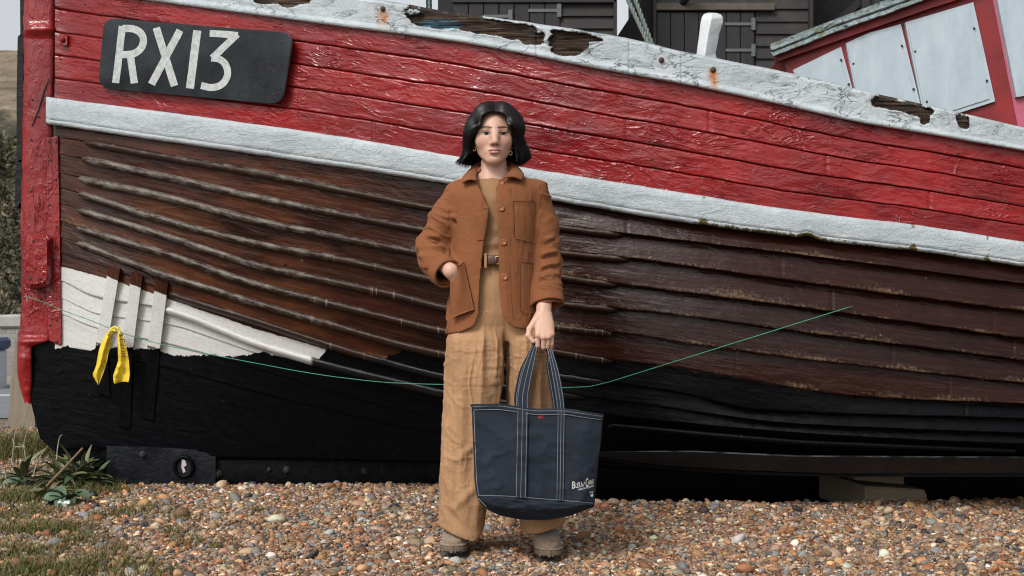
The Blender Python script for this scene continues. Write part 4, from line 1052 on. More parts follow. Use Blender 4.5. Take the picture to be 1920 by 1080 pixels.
FJ = [(q3(838, 398, -.05), q3(858, 412, -.03), .010, .014), (q3(800, 440, -.02), q3(850, 452, -.05), .010, .016), (q3(785, 462, .0), q3(846, 470, -.06), .011, .018), (q3(784, 480, -.02), q3(838, 484, -.06), .009, .014),
      (q3(794, 500, -.04), q3(832, 496, -.07), .010, .010), (q3(822, 385, -.04), q3(852, 395, -.04), .010, .010), (q3(848, 358, -.08), q3(838, 392, -.04), .009, .008),
      (q3(1014, 455, -.05), q3(1044, 440, -.02), .010, .008), (q3(1006, 480, -.05), q3(1046, 470, -.02), .009, .009), (q3(1008, 503, -.06), q3(1048, 492, -.02), .009, .010), (q3(1008, 522, -.07), q3(1050, 513, -.03), .009, .009),
      (q3(1016, 350, -.06), q3(1014, 420, -.06), .009, .010), (q3(1012, 420, -.06), q3(1042, 405, -.02), .011, .007), (q3(852, 355, -.06), q3(856, 420, -.09), .010, .006), (q3(880, 430, -.11), q3(884, 560, -.11), .014, .005),
      (q3(945, 460, -.11), q3(952, 590, -.11), .014, .005), (q3(968, 455, -.11), q3(965, 600, -.11), .016, .005), (q3(862, 380, -.10), q3(873, 520, -.11), .016, .004), (q3(900, 352, -.09), q3(905, 450, -.11), .012, .004)]
slm = ss(.0, .02, np.minimum(np.abs(V[:, 0]+.066)-.155, 1))
arm = ((V[:, 0] < -.235) | (V[:, 0] > .105)).astype(float)
d = 1.25*crease(V, N, FJ) - crease(V, N, [(a+np.array([0, 0, -.017]), b+np.array([0, 0, -.017]), w*.8, h_*1.1) for a, b, w, h_ in FJ[:6]+FJ[7:11]])
w_ = 1-np.abs(fbm(V*np.array([22, 22, 9]), 3, 41))*2
rdg = lambda p, sd, k=2.5: np.clip(1-np.abs(fbm(p, 3, sd))*k, 0, 1)**2
wq = V + .02*np.stack([fbm(V*7, 2, 44), fbm(V*7, 2, 45), fbm(V*7, 2, 46)], 1)
d += .0026*rdg(wq*np.array([13, 13, 4]), 41)*(1-arm) + .0070*rdg(wq*np.array([7, 9, 22])+V[:, :1]*np.array([0, 0, 7.]), 42)*arm + .0009*rdg(wq*np.array([20, 18, 24]), 47, 3)
V = V + N*d[:, None]
jacket = mk('jacket', V, Q, CJ, person, True)
def sub(o, par): o.parent = par; return o
# pockets laid on the front panels
def pocket(poly, lift, bulge=0, name='pocket', n=26):
    c = np.array(poly, float)
    u, v = np.meshgrid(np.linspace(0, 1, n), np.linspace(0, 1, n), indexing='ij')
    q = (c[0]*(1-u[..., None])+c[1]*u[..., None])*(1-v[..., None]) + (c[3]*(1-u[..., None])+c[2]*u[..., None])*v[..., None]
    sc = .00196; x = (q[..., 0]-960)*sc; z = 1-(q[..., 1]-540)*sc
    e = np.minimum(np.minimum(u, 1-u), np.where(v > .5, 1-v, 1))
    y = (np.minimum(jY(x, z), -.079) if bulge else jY(x, z)) - lift - bulge*np.sin(PI*u)*(.35+.65*np.sin(PI*np.clip(v*.85+.12, 0, 1)))
    y0_ = y
    for _ in range(14):
        yp = np.pad(y0_, 1, 'edge'); y0_ = (yp[:-2, 1:-1]+yp[2:, 1:-1]+yp[1:-1, :-2]+yp[1:-1, 2:])/4
    y = np.minimum(y0_, jY(x, z)-lift) if not bulge else y0_
    y = y - .0025*ss(.0, .02, e) + .0022*np.exp(-((e-.06)/.018)**2) + .0015*fbm(np.stack([x*40, z*40, 0*x], -1), 3, 44)
    y = np.where(v < .001, y, y); top = .002*np.exp(-((v-.13)/.02)**2); y = y + top
    F0 = np.stack([x*(5+y)/4.9*1.0, y, 1+(z-1)*(5+y)/4.9], -1)
    Bk = F0 + np.array([0, .006, 0])
    Fc = [gf(n, n, flip=False), gf(n, n, flip=True, off=n*n)]
    b = [(i, 0) for i in range(n)] + [(n-1, j) for j in range(1, n)] + [(i, n-1) for i in range(n-2, -1, -1)] + [(0, j) for j in range(n-2, 0, -1)]
    id_ = np.array([i*n+j for i, j in b]); Fc.append(np.stack([id_, np.roll(id_, -1), np.roll(id_, -1)+n*n, id_+n*n], 1))
    return sub(mk(name, np.concatenate([F0.reshape(-1, 3), Bk.reshape(-1, 3)]), Fc, CJ, person, True), jacket)
pocket([(963, 377), (1009, 378), (1005, 455), (966, 447)], .004)
pocket([(977, 491), (1006, 495), (1006, 590), (977, 583)], .004)
pocket([(843, 515), (869, 491), (889, 580), (845, 596)], .009, .034)
# dark topstitching along the pocket and placket edges
def stitch(pts, r=.0008, lift=.0045):
    p = spl(np.array(pts, float), 26); sc = .00196; x = (p[:, 0]-960)*sc; z = 1-(p[:, 1]-540)*sc; y = np.convolve(np.pad(jY(x, z), 4, 'edge'), np.ones(9)/9, 'valid')-lift
    return np.stack([x*(5+y)/4.9, y, 1+(z-1)*(5+y)/4.9], 1), r
SM = simple('dark_rust_thread', (.09, .028, .01), .9)
for pts, lf in (([(957, 352), (958, 400), (957, 480), (959, 560), (963, 598)], .0022), ([(962, 376), (964, 415), (966, 447), (985, 454), (1004, 456)], .005), ([(976, 492), (976, 540), (977, 584), (990, 590), (1005, 591)], .005),
            ([(870, 491), (878, 530), (889, 580), (870, 590), (846, 597)], .004)):
    m_ = MB(); m_.tube(*stitch(pts, lift=lf), 6); sub(m_.build('seam', SM, person, True), jacket)
BT_ = simple('horn_button', (.26, .095, .035), .35, .3, 60)
for bx, by in ((940, 341), (940, 390), (944, 454), (946, 519.5)):
    x, z = (bx-960)*.00196, 1-(by-540)*.00196; y = float(jY(x, z))-.004
    m_ = MB(); m_.lathe((x*(5+y)/4.9, y+.002, 1+(z-1)*(5+y)/4.9), [(.0095, 0), (.0118, .002), (.0118, .0045), (.0095, .006), (.0085, .0045), (.0055, .0035), (.0045, .0045), (.0015, .0040)], (0, -1, .05), 24)
    sub(autosmooth(m_.build('button', BT_, person), 50), jacket)
for (ax0, ay0, ax1, ay1) in ((902, 392, 913, 391), (896, 451, 908, 449)):
    m_ = MB(); m_.tube(*stitch([(ax0, ay0), ((ax0+ax1)/2, (ay0+ay1)/2), (ax1, ay1)], .0017, .003), 6); sub(m_.build('buttonhole', SM, person, True), jacket)
# collar
def patchsheet(name, A, B, mat, par, th=.006, n=40, m=9, roll=.008):
    a, b = spl(A, n), spl(B, n); t = np.linspace(0, 1, m)[None, :, None]
    S = a[:, None]*(1-t) + b[:, None]*t
    S[..., 2] += roll*np.sin(PI*t[..., 0]); S[..., 1] -= roll*.8*np.sin(PI*t[..., 0])
    S += .0012*fbm(S*60, 3, 46)[..., None]
    nn = np.cross(np.gradient(S, axis=0), np.gradient(S, axis=1)); nn /= np.linalg.norm(nn, axis=-1)[..., None]+1e-9
    if nn[..., 1].mean() > 0: nn = -nn
    F0, Bk = S+nn*th/2, S-nn*th/2
    b_ = [(i, 0) for i in range(n)] + [(n-1, j) for j in range(1, m)] + [(i, m-1) for i in range(n-2, -1, -1)] + [(0, j) for j in range(m-2, 0, -1)]
    id_ = np.array([i*m+j for i, j in b_])
    o = mk(name, np.concatenate([F0.reshape(-1, 3), Bk.reshape(-1, 3)]), [gf(n, m), gf(n, m, flip=True, off=n*m), np.stack([id_, np.roll(id_, -1), np.roll(id_, -1)+n*m, id_+n*m], 1)], mat, person, True)
    fixn(o); return sub(o, par)
patchsheet('collar', [q3(925, 300, .105), q3(905, 302, .085), q3(898, 311, .045), q3(894.5, 322, -.0), q3(893, 331, -.05), q3(894, 339, -.088)],
           [q3(925, 318, .125), q3(896, 316, .105), q3(880, 321, .06), q3(871, 329, .0), q3(866, 337, -.05), q3(866.5, 343, -.080)], CJ, jacket)
patchsheet('collar', [q3(925, 300, .105), q3(946, 301, .085), q3(955, 309, .045), q3(957, 318, .0), q3(953, 326, -.05), q3(943, 334, -.090)],
           [q3(925, 318, .125), q3(956, 313, .105), q3(972, 317, .06), q3(979, 323, .0), q3(982, 331, -.05), q3(979, 338, -.082)], CJ, jacket)
# cuffs
def cuff(c0, c1, r0, r1, th, sy, seed):
    c0, c1 = np.array(c0), np.array(c1); a = (c1-c0)/np.linalg.norm(c1-c0)
    u = np.cross(a, [0, 1., 0]); u /= np.linalg.norm(u); w = np.cross(a, u)
    pr = [(0, -.6*th), (0, .6*th), (.06, th), (.3, th*.8), (.7, th*.9), (.94, th), (1.0, .7*th), (1.02, 0), (.98, -th*.6), (.5, -th*.9)]
    an = np.linspace(0, 2*PI, 48, endpoint=False); R = []
    for t, o in pr:
        rad = r0+(r1-r0)*t+o + .0025*fbm(np.stack([np.cos(an)*2, np.sin(an)*2, 0*an+t*3+seed], -1), 3, 47)
        R.append(c0+(c1-c0)*t + u*(np.cos(an)*rad)[:, None] + w*(np.sin(an)*rad*sy)[:, None])
    o = mk('cuff', np.array(R).reshape(-1, 3), [gf(len(pr), 48, wu=False, wv=True)], CJ, person, True); fixn(o); return sub(o, jacket)
cuff(q3(1022, 534, -.015), q3(1027, 571, -.055), .0560, .0580, .006, .85, 1)
cuff(SL[3]*.25+SL[4]*.75+np.array([-.012, .01, .004]), SL[4]+n_*.006, .0525, .0525, .006, 1.0, 5)
# shirt
ST = np.array(tabpx([(333, 898, 954, .034, .057), (340, 886, 966, .03, .070), (352, 872, 985, .024, .082), (380, 868, 990, .020, .094), (430, 872, 984, .020, .090), (470, 878, 976, .018, .086), (500, 876, 978, .018, .088)]))
an = np.linspace(0, 2*PI, 120, endpoint=False); zz = np.linspace(ST[:, 0].max(), ST[:, 0].min(), 90)
o_ = np.argsort(ST[:, 0]); g = [pchip(ST[o_, 0], ST[o_, i], zz) for i in range(1, 5)]
S = np.stack([g[0][:, None]+g[1][:, None]*np.sin(an), g[2][:, None]-g[3][:, None]*np.cos(an), zz[:, None]+0*an], -1)
tp = np.exp(-(zz-zz[0])**2/.02**2)[:, None]; S[..., 2] += tp*(-.010*np.clip(np.cos(an), -1, 1)[None]+.006)
pys = 540+(1-zz)/.00196
S[..., 1] -= (np.cos(an)[None] > 0)*(.004*np.sin(pys/4.2+2*fbm(np.stack([an*3+0*zz[:, None], pys[:, None]/20+0*an, 0*an+0*zz[:, None]], -1), 2, 48).T.mean(0)[:, None].T if False else pys[:, None]/4.2)*ss(395, 470, pys)[:, None])
S += .0015*fbm(S*30, 3, 49)[..., None]
shirt = mk('shirt', S.reshape(-1, 3), [gf(90, 120, wv=True, flip=True)], CS, person, True)
# trousers
txs, tys, tzs = ax_((-.31, .23, .003)), ax_((-.14, .17, .003)), ax_((.035, 1.135, .0035))
tr = Vol(txs, tys, tzs)
tr.loft(tabpx([(476, 884, 970, .018, .094), (500, 876, 980, .018, .098), (540, 858, 996, .018, .104), (580, 848, 1008, .02, .102), (612, 844, 1018, .02, .085), (640, 852, 1014, .02, .05)]), .01, 2.2)
tr.loft(tabpx([(585, 842, 944, .01, .095), (640, 838, 947, .005, .098), (680, 836, 945, .0, .096), (720, 835, 941, -.002, .093), (760, 834, 936, -.004, .090), (800, 832, 930, -.006, .088), (850, 831, 924, -.008, .086), (900, 829, 918, -.01, .086), (950, 827, 912, -.012, .088), (985, 826, 908, -.015, .090), (1030, 826, 906, -.016, .092)]), .016, 2.3)
tr.loft(tabpx([(585, 955, 1022, .03, .092), (640, 951, 1033, .03, .095), (680, 951, 1034, .03, .093), (720, 951, 1035, .03, .090), (760, 953, 1037, .03, .088), (800, 957, 1042, .03, .086), (850, 963, 1048, .03, .085), (900, 969, 1053, .03, .085), (950, 974, 1058, .028, .087), (1020, 978, 1061, .025, .090)]), .016, 2.3)
X, Y, Z = tr.x[:, None, None], tr.y[None, :, None], tr.z[None, None, :]
inner = tr.f + f32(.0075)
pxx = 960+tr.x.astype(float)/.00198
hp = np.interp(pxx, [820, 826, 850, 888, 900, 910, 940, 975, 1010, 1062], [985, 986, 997, 1012, 1004, 985, 985, 1003, 999, 986])
tr.f = np.maximum(np.maximum(tr.f, (1-(hp-540)*.00198).astype(f32)[:, None, None]-Z), -np.maximum(inner, Z-f32(.80)))
V, Q = tr.mesh(); V = relax(V, Q, 2, .5); N = vnorm(V, Q)
pyv = 540+(1-V[:, 2])/.00198; pxv = 960+V[:, 0]/.00198
legl = pxv < 947
wx = V[:, 0] + .018*fbm(np.stack([V[:, 0]*3, V[:, 1]*3, V[:, 2]*4], -1), 2, 51)
d = .0026*np.sin(wx*2*PI/.075 + V[:, 1]*18)*ss(560, 720, pyv)
wq = V + .03*np.stack([fbm(V*6, 2, 54), fbm(V*6, 2, 55), fbm(V*6, 2, 56)], 1)
d += .0060*rdg(np.stack([wq[:, 0]*9+wq[:, 2]*6, wq[:, 1]*8, wq[:, 2]*7], -1), 52)*ss(600, 860, pyv)
d += .0030*rdg(np.stack([wq[:, 0]*8, wq[:, 1]*8, wq[:, 2]*30], -1), 53, 3)*(np.exp(-((pyv-670)/60)**2)+.15)
frt = (V[:, 1] < .02)
d -= .010*np.exp(-((pxv-948.5)/5)**2)*frt*ss(545, 600, pyv)*ss(800, 740, pyv)
d += .0065*rdg(np.stack([wq[:, 0]*24, wq[:, 1]*18, wq[:, 2]*2.2], -1), 58, 2.4)*ss(560, 660, pyv)*(.45+.55*ss(980, 820, pyv))
d += .0018*rdg(np.stack([wq[:, 0]*22, wq[:, 1]*18, wq[:, 2]*20], -1), 57, 3)
FT = [(q3(848, 960, -.10), q3(900, 900, -.08), .016, .012), (q3(838, 940, -.09), q3(880, 985, -.11), .014, .010), (q3(858, 860, -.10), q3(895, 830, -.09), .015, .009), (q3(840, 820, -.09), q3(850, 950, -.10), .012, .010), (q3(895, 930, -.10), q3(893, 1005, -.10), .014, .014),
      (q3(922, 520, -.09), q3(926, 640, -.09), .008, .006), (q3(905, 510, -.09), q3(908, 700, -.1), .010, .006), (q3(930, 640, -.09), q3(925, 740, -.09), .014, .014), (q3(872, 640, -.1), q3(866, 860, -.1), .012, .006), (q3(985, 600, -.07), q3(992, 780, -.06), .010, .012), (q3(1012, 610, -.06), q3(1016, 780, -.06), .010, .010), (q3(906, 600, -.1), q3(900, 800, -.1), .010, .012), (q3(926, 540, -.09), q3(930, 700, -.09), .008, .010), (q3(964, 600, -.07), q3(968, 760, -.06), .009, .010), (q3(955, 640, -.06), q3(960, 760, -.06), .014, .010)]
d += crease(V, N, FT)
V = V + N*(d*(.25+.75*ss(610, 640, pyv))*(.35+.65*ss(1005, 930, pyv)) - .018*ss(640, 612, pyv))[:, None]
trousers = mk('trousers', V, Q, CT, person, True)
# belt, loop and buckle
BM = simple('brown_leather', (.055, .022, .014), .45, .3, 60, .3, .002)
an = np.linspace(0, 2*PI, 96, endpoint=False); bc, ba, bb = (927-960)*.002012, 47*.002012, .1005
R = [np.stack([bc+(ba+o)*np.sin(an), .018-(bb+o)*np.cos(an), 0*an+1-(py-540)*.00196], -1) for py, o in ((478.5, -.002), (478.5, .003), (480, .0045), (494, .006), (495.5, .0045), (495.5, -.001))]
belt = mk('belt', np.array(R).reshape(-1, 3), [gf(6, 96, wv=True, flip=True)], BM, person, True)
m_ = MB(); c = q3(934, 488, -.089); m_.tube(c+np.array([[-.008, 0, -.014], [.008, 0, -.014], [.008, 0, .014], [-.008, 0, .014], [-.008, 0, -.014]])*np.array([1, 1, 1]), .0022, 8)
sub(m_.build('buckle', simple('brass', (.45, .30, .10), .3, .1, Metallic=1.0), person, True), belt)
m_ = MB(); m_.box(q3(910.5, 489, -.0895), (.0052, .0025, .027), bev=.002); sub(autosmooth(m_.build('belt_loop', CT, person), 40), trousers)
# ---------- shoes
sh = Vol(ax_((-.075, .075, .002)), ax_((-.17, .15, .0025)), ax_((-.005, .125, .002)))
X, Y, Z = sh.x[:, None, None], sh.y[None, :, None], sh.z[None, None, :]
hw = np.interp(sh.y, [-.158, -.152, -.14, -.12, -.08, -.03, .03, .08, .11, .125, .13], [.001, .022, .037, .046, .051, .049, .044, .041, .034, .02, .001]).astype(f32)[None, :, None]
foot = np.maximum((np.abs(X)-hw)*f32(.8), np.maximum(-Y-f32(.158), Y-f32(.13)))
tread = np.where((np.sin(sh.y*2*PI/.022)[None, :, None] > .25) | (np.sin(sh.x*2*PI/.016)[:, None, None] > .72), f32(.005), f32(0))
sole = np.maximum(np.maximum(foot-f32(.002), Z-f32(.030)), tread-Z)
groove = np.abs(Z-f32(.0235)) - f32(.0012); sole = np.maximum(sole, -np.maximum(groove, -(foot+f32(.0025))))
topz = np.interp(sh.y, [-.158, -.145, -.12, -.08, -.04, .0, .05, .13], [.034, .052, .064, .073, .085, .10, .105, .105]).astype(f32)[None, :, None]
cr2 = np.sqrt(np.clip(1-(X/np.maximum(hw-f32(.003), f32(.004)))**2, 0, 1))
upper = np.maximum(np.maximum((foot+f32(.004)), f32(.028)-Z), Z-(f32(.030)+(topz-f32(.030))*cr2**f32(.42)))*f32(.8)
sh.f = smin(sole, upper, f32(.003))
for s in (-1, 1):        # apron seam
    pts = [(s*.036, .02, .080), (s*.037, -.05, .068), (s*.033, -.095, .0605), (s*.020, -.123, .0575), (0, -.130, .0570)]
    p = spl(pts, 14)
    for i in range(13): sh.cap(p[i], p[i+1], .0035, .0035, .004)
    for i in range(13): sh.cap(p[i]*[1.10, 1.03, .93], p[i+1]*[1.10, 1.03, .93], .0018, .0018, .0025, 's')
V, Q = sh.mesh(); V = relax(V, Q, 1, .35)
SU = Mat('taupe_suede'); co = SU.co()
SU.out(SU.mix(SU.mr(SU.noise(co, 40, 6, .7), .3, .7), (.15, .105, .072), (.27, .195, .135)), .95, SU.bump(SU.noise(co, 300, 4), .4, .002), Sheen_Weight=.25)
SO = simple('brown_rubber', (.13, .092, .064), .75, .25, 80)
zmask = (V[Q].mean(1)[:, 2] < .0265).astype(int)
def place(V, rz, loc):
    c, s = math.cos(rz), math.sin(rz); return V @ np.array([[c, s, 0], [-s, c, 0], [0, 0, 1]]) + np.array(loc)
for nm, rz, loc in (('shoe', -.05, (-.2115, .045, .027)), ('shoe', .06, (.131, .055, .010))):
    uq = zmask == 0
    sobj = mk(nm, place(V, rz, loc), Q[uq], SU.m, person, True)
    sub(mk('sole', place(V, rz, loc), Q[~uq], SO, person, True), sobj)
# ---------- hair
HR = Mat('black_hair'); co = HR.co()
HR.out(HR.mix(HR.attr('tone'), (.0022, .0020, .0027), (.014, .010, .0105)), HR.mr(HR.attr('tone'), 0, .06, .95, .30), None, Specular_IOR_Level=.42)
def ctrl(s):
    k = 1.0 if s > 0 else 1.0
    fr = np.array([(.000, -.078, 1.651), (.022, -.088, 1.648), (.042, -.092, 1.637), (.0495, -.092, 1.617), (.053, -.091, 1.601), (.065, -.082, 1.590), (.081, -.065, 1.581), (.094, -.042, 1.568), (.106, -.02, 1.548)])
    f2 = np.array([(.000, -.050, 1.685), (.030, -.062, 1.678), (.056, -.066, 1.655), (.074, -.066, 1.624), (.085, -.058, 1.590), (.086, -.044, 1.558), (.084, -.034, 1.526), (.089 if s > 0 else .098, -.028, 1.497), (.080 if s > 0 else .116, -.030, 1.476)])
    sd = np.array([(.000, .015, 1.697), (.038, .008, 1.694), (.070, .004, 1.670), (.092, .002, 1.632), (.102, .003, 1.592), (.109, .006, 1.555), (.120 if s > 0 else .114, .010, 1.520), (.121 if s > 0 else .126, .012, 1.493), (.096 if s > 0 else .140, .012, 1.479)])
    bk = np.array([(.000, .065, 1.688), (.024, .085, 1.676), (.045, .104, 1.652), (.058, .114, 1.618), (.064, .118, 1.585), (.068, .118, 1.552), (.072, .116, 1.520), (.076, .112, 1.492), (.070, .106, 1.468)])
    cb = np.array([(.000, .085, 1.678), (.006, .108, 1.660), (.008, .122, 1.635), (.008, .129, 1.605), (.006, .131, 1.575), (.004, .130, 1.545), (.002, .127, 1.515), (.001, .122, 1.490), (.0, .115, 1.466)])
    return np.stack([fr, f2, sd, bk, cb])
hx0 = cx + .004
def hairS(s, t, u):               # t: 0 front .. 1 back, u: 0 parting .. 1 tip
    G = ctrl(s)
    A = np.stack([spl(G[i], 61) for i in range(5)])          # 5 x 61 x 3
    ti = np.clip(t, 0, 1)*4; ui = np.clip(u, 0, 1)*60
    i = np.clip(ti.astype(int), 0, 3); j = np.clip(ui.astype(int), 0, 59); ft_, fu = (ti-i)[..., None], (ui-j)[..., None]
    g = lambda a, b: A[np.clip(a, 0, 4), b]
    def row(b):
        p0, p1, p2, p3 = g(i-1, b), g(i, b), g(i+1, b), g(i+2, b)
        return .5*((2*p1)+(-p0+p2)*ft_+(2*p0-5*p1+4*p2-p3)*ft_**2+(-p0+3*p1-3*p2+p3)*ft_**3)
    p = row(j)*(1-fu) + row(j+1)*fu
    p = p.copy(); p[..., 0] = hx0 + s*p[..., 0]
    return p
MV, MF, MA, off = [], [], [], 0
for s in (-1, 1):
    n, m = 90, 60
    t, u = np.meshgrid(np.linspace(0, 1, n), np.linspace(0, 1, m), indexing='ij')
    S = hairS(s, t, u); c = np.array([hx0, .01, 1.57])
    nrm = S-c; nrm /= np.linalg.norm(nrm, axis=-1)[..., None]
    cl = fbm(np.stack([t*26+.6*np.sin(u*5), u*1.6, 0*t+s], -1), 3, 61)
    S = S + nrm*(.0045*cl*ss(.02, .2, u)-.004 + (.0085*np.sin(u*12+t*5+s)+.0030*np.sin(u*15+t*19))*ss(.2, .5, u))[..., None]
    B = S - nrm*((.010+.010*np.sin(PI*np.clip(u, 0, 1)))*(.12+.88*ss(0, .22, t)))[..., None]
    MV += [S.reshape(-1, 3), B.reshape(-1, 3)]
    MF += [gf(n, m, flip=(s > 0), off=off), gf(n, m, flip=(s < 0), off=off+n*m)]
    b_ = [(i, 0) for i in range(n)] + [(n-1, j) for j in range(1, m)] + [(i, m-1) for i in range(n-2, -1, -1)] + [(0, j) for j in range(m-2, 0, -1)]
    id_ = np.array([i*m+j for i, j in b_])+off; MF.append(np.stack([id_, np.roll(id_, -1), np.roll(id_, -1)+n*m, id_+n*m], 1))
    MA += [np.zeros(2*n*m)]; off += 2*n*m
# loose strands over the mass
ns, m = 9500, 18
s_ = rng.choice([-1, 1], ns); t0 = np.clip(rng.beta(.8, 1.2, ns), 0, 1); lay_ = rng.normal(0, 1, ns); ln = rng.normal(0, .05, ns); tone = rng.random(ns)**1.6
u = np.linspace(0, 1, m)[None]
clump = np.round(t0*34)/34
tt = np.clip(t0[:, None] + (clump-t0)[:, None]*.5*u + .012*fbm(np.stack([u*3+0*t0[:, None], t0[:, None]*30+0*u, 0*u+0*t0[:, None]], -1), 2, 62), 0, 1)
uu = u*(1+ln[:, None])*np.where(rng.random(ns) < .06, 1.03, .985)[:, None]
S = np.where((s_ > 0)[:, None, None], hairS(1, tt, uu), hairS(-1, tt, uu))
ex = np.clip(uu-1, 0, 1)[..., None]*np.array([0, 0, -.10]); S = S + ex
c = np.array([hx0, .01, 1.57]); nrm = S-c; nrm /= np.linalg.norm(nrm, axis=-1)[..., None]
wav = (.0085*np.sin(u*12+t0[:, None]*5+s_[:, None]) + .0040*np.sin(u*15+clump[:, None]*19))*ss(.2, .5, u) + .0026*lay_[:, None]*u + np.where(rng.random(ns) < .05, .006, 0)[:, None]*u*np.sin(u*7+lay_[:, None]*3)
S = S + nrm*(wav + .0015 + .0016*np.abs(lay_[:, None])*(.3+u))[..., None]
T = np.gradient(S, axis=1); T /= np.linalg.norm(T, axis=-1)[..., None]+1e-9
Bn = np.cross(T, nrm); Bn /= np.linalg.norm(Bn, axis=-1)[..., None]+1e-9
w = (.00062*(1-.75*u**3)*(.25+.75*np.clip(u*8, 0, 1)))[..., None]
R = np.stack([S-Bn*w, S+nrm*w*.9, S+Bn*w], 2)              # ns x m x 3 x 3
base = off + np.arange(ns)[:, None]*(m*3)
q = []
for j in range(m-1):
    for a in (0, 1):
        q.append(np.stack([base[:, 0]+j*3+a, base[:, 0]+(j+1)*3+a, base[:, 0]+(j+1)*3+a+1, base[:, 0]+j*3+a+1], 1))
MV.append(R.reshape(-1, 3)); MF += q; MA.append(np.repeat(.08+.92*tone, m*3))
mk('hair', np.concatenate(MV), [np.concatenate(MF)], HR.m, person, True, attrs={'tone': np.concatenate(MA)})
# earrings and ring
GD = simple('gold', (.60, .40, .16), .28, .1, Metallic=1.0)
for px_, py_, Y_ in ((889.5, 279, -.005), (957.5, 287, -.01)):
    m_ = MB(); c = q3(px_, py_, Y_-.02); a = np.linspace(0, 2*PI, 17); m_.tube(c+np.stack([.0055*np.cos(a), .002*np.sin(a*2), .0075*np.sin(a)], 1), .0018, 7, False); m_.build('earring', GD, person, True)
m_ = MB(); d_ = FG[2][1]-FG[2][0]; c = FG[2][0]*.22+FG[2][1]*.78; d_ /= np.linalg.norm(d_); u_ = np.cross(d_, [0, 1, 0]); u_ /= np.linalg.norm(u_); w2 = np.cross(d_, u_); a = np.linspace(0, 2*PI, 21)
m_.tube(c+u_*(.0098*np.cos(a))[:, None]+w2*(.0098*np.sin(a))[:, None], .0014, 7, False); m_.build('ring', GD, person, True)
# =====================================================================  TOTE BAG
NV = Mat('navy_canvas'); co = NV.co()
n1 = NV.noise(co, 6, 5, .6); n2 = NV.noise(co, 420, 3, .6); n3 = NV.noise(co, 30, 5, .7)
c = NV.mix(NV.mr(n1, .35, .7), (.0095, .0138, .0220), (.0165, .0228, .0335)); c = NV.mix(NV.mr(n2, .45, .8, 0, .4), c, (.026, .034, .048)); c = NV.mix(NV.mr(n3, .6, .8, 0, .25), c, (.030, .038, .052))
NV.out(c, .85, NV.bump(NV.math('ADD', n2, n3), .3, .002), Specular_IOR_Level=.2)
bag = thing('tote_bag', 'large navy canvas tote bag with white stitching held by both handles', 'bag', tuple(P(1005, 974, -.16)))
TOP = [(884, 760), (930, 759), (975, 764.5), (1010, 768.5), (1052, 768), (1090, 773), (1131, 779)]
SEAM = [(894, 930), (940, 931), (985, 934), (1060, 940), (1115, 945)]
BOTM = [(903, 947), (920, 959), (945, 968), (985, 974.5), (1020, 975.5), (1060, 969), (1113, 951)]
nu, nv = 90, 70
u = np.linspace(0, 1, nu)
lx = lambda v: np.interp(v, [0, .5, .85, 1], [884, 887.5, 890, 894]); rx = lambda v: np.interp(v, [0, .3, .5, .85, 1], [1131, 1127, 1122.5, 1117, 1115])
def bagxy(u, v):
    vv = np.clip(v, 0, 1); x = lx(vv)*(1-u) + rx(vv)*u
    yt = pc(TOP, 884+247*u); ys = pc(SEAM, 894+221*u)
    y = yt*(1-vv)+ys*vv
    w = np.clip(v-1, 0, 1)
    xb = 903+210*u; x = x*(1-w)+xb*w; y = y*(1-w) + w*pc(BOTM, xb)
    return x, y
def bagY(u, v):
    vv = np.clip(v, 0, 1); ed = np.clip(np.minimum(u, 1-u)/.16, 0, 1)
    b = -.190 - .040*np.sin(PI/2*ed)*(.35+.65*vv) - .012*vv
    b = b + .012*fbm(np.stack([u*3+0*v, v*2.5+0*u, 0*u+0*v], -1), 3, 201) - .007*np.clip(1-2.6*np.abs(fbm(np.stack([u*4+v*3, v*4-u*3, 0*u+0*v+3], -1), 3, 202)), 0, 1)**2 - .006*np.exp(-((u-.27-.12*v)/.05)**2)*np.exp(-((v-.8)/.3)**2)
    w = np.clip(v-1, 0, 1); b = b - .006*np.sin(PI*np.minimum(w*1.4, 1)) + .055*w**2.2
    return b
v = np.concatenate([np.linspace(0, 1, 54), np.linspace(1, 2, nv-53)[1:]]); nv = len(v)
U, Vv = np.meshgrid(u, v, indexing='ij')
x, y = bagxy(U, Vv); yy = bagY(U, Vv)
groove = np.exp(-((Vv-1)/.012)**2)*.004
FR = P(x, y, yy+groove)
BK = FR.copy(); BK[..., 1] = -.098 - .028*np.clip(Vv, 0, 1)*np.sin(PI/2*np.clip(np.minimum(U, 1-U)/.2, 0, 1)) - .02*np.clip(Vv-1, 0, 1)
BK[..., 0] = FR[..., 0] + .004; BK[..., 2] -= .012*np.clip(1-Vv, 0, 1)
nvt = nu*nv
Fc = [gf(nu, nv), gf(nu, nv, flip=True, off=nvt)]
L0_ = np.arange(nv); R0 = (nu-1)*nv+np.arange(nv); B0 = np.arange(nu)*nv+nv-1
for e, fl in ((L0_, 1), (R0, 0), (B0, 0)):
    q = np.stack([e[:-1], e[1:], e[1:]+nvt, e[:-1]+nvt], 1); Fc.append(q if fl else q[:, ::-1])
body = mk('bag_body', np.concatenate([FR.reshape(-1, 3), BK.reshape(-1, 3)]), Fc, NV.m, bag, True)
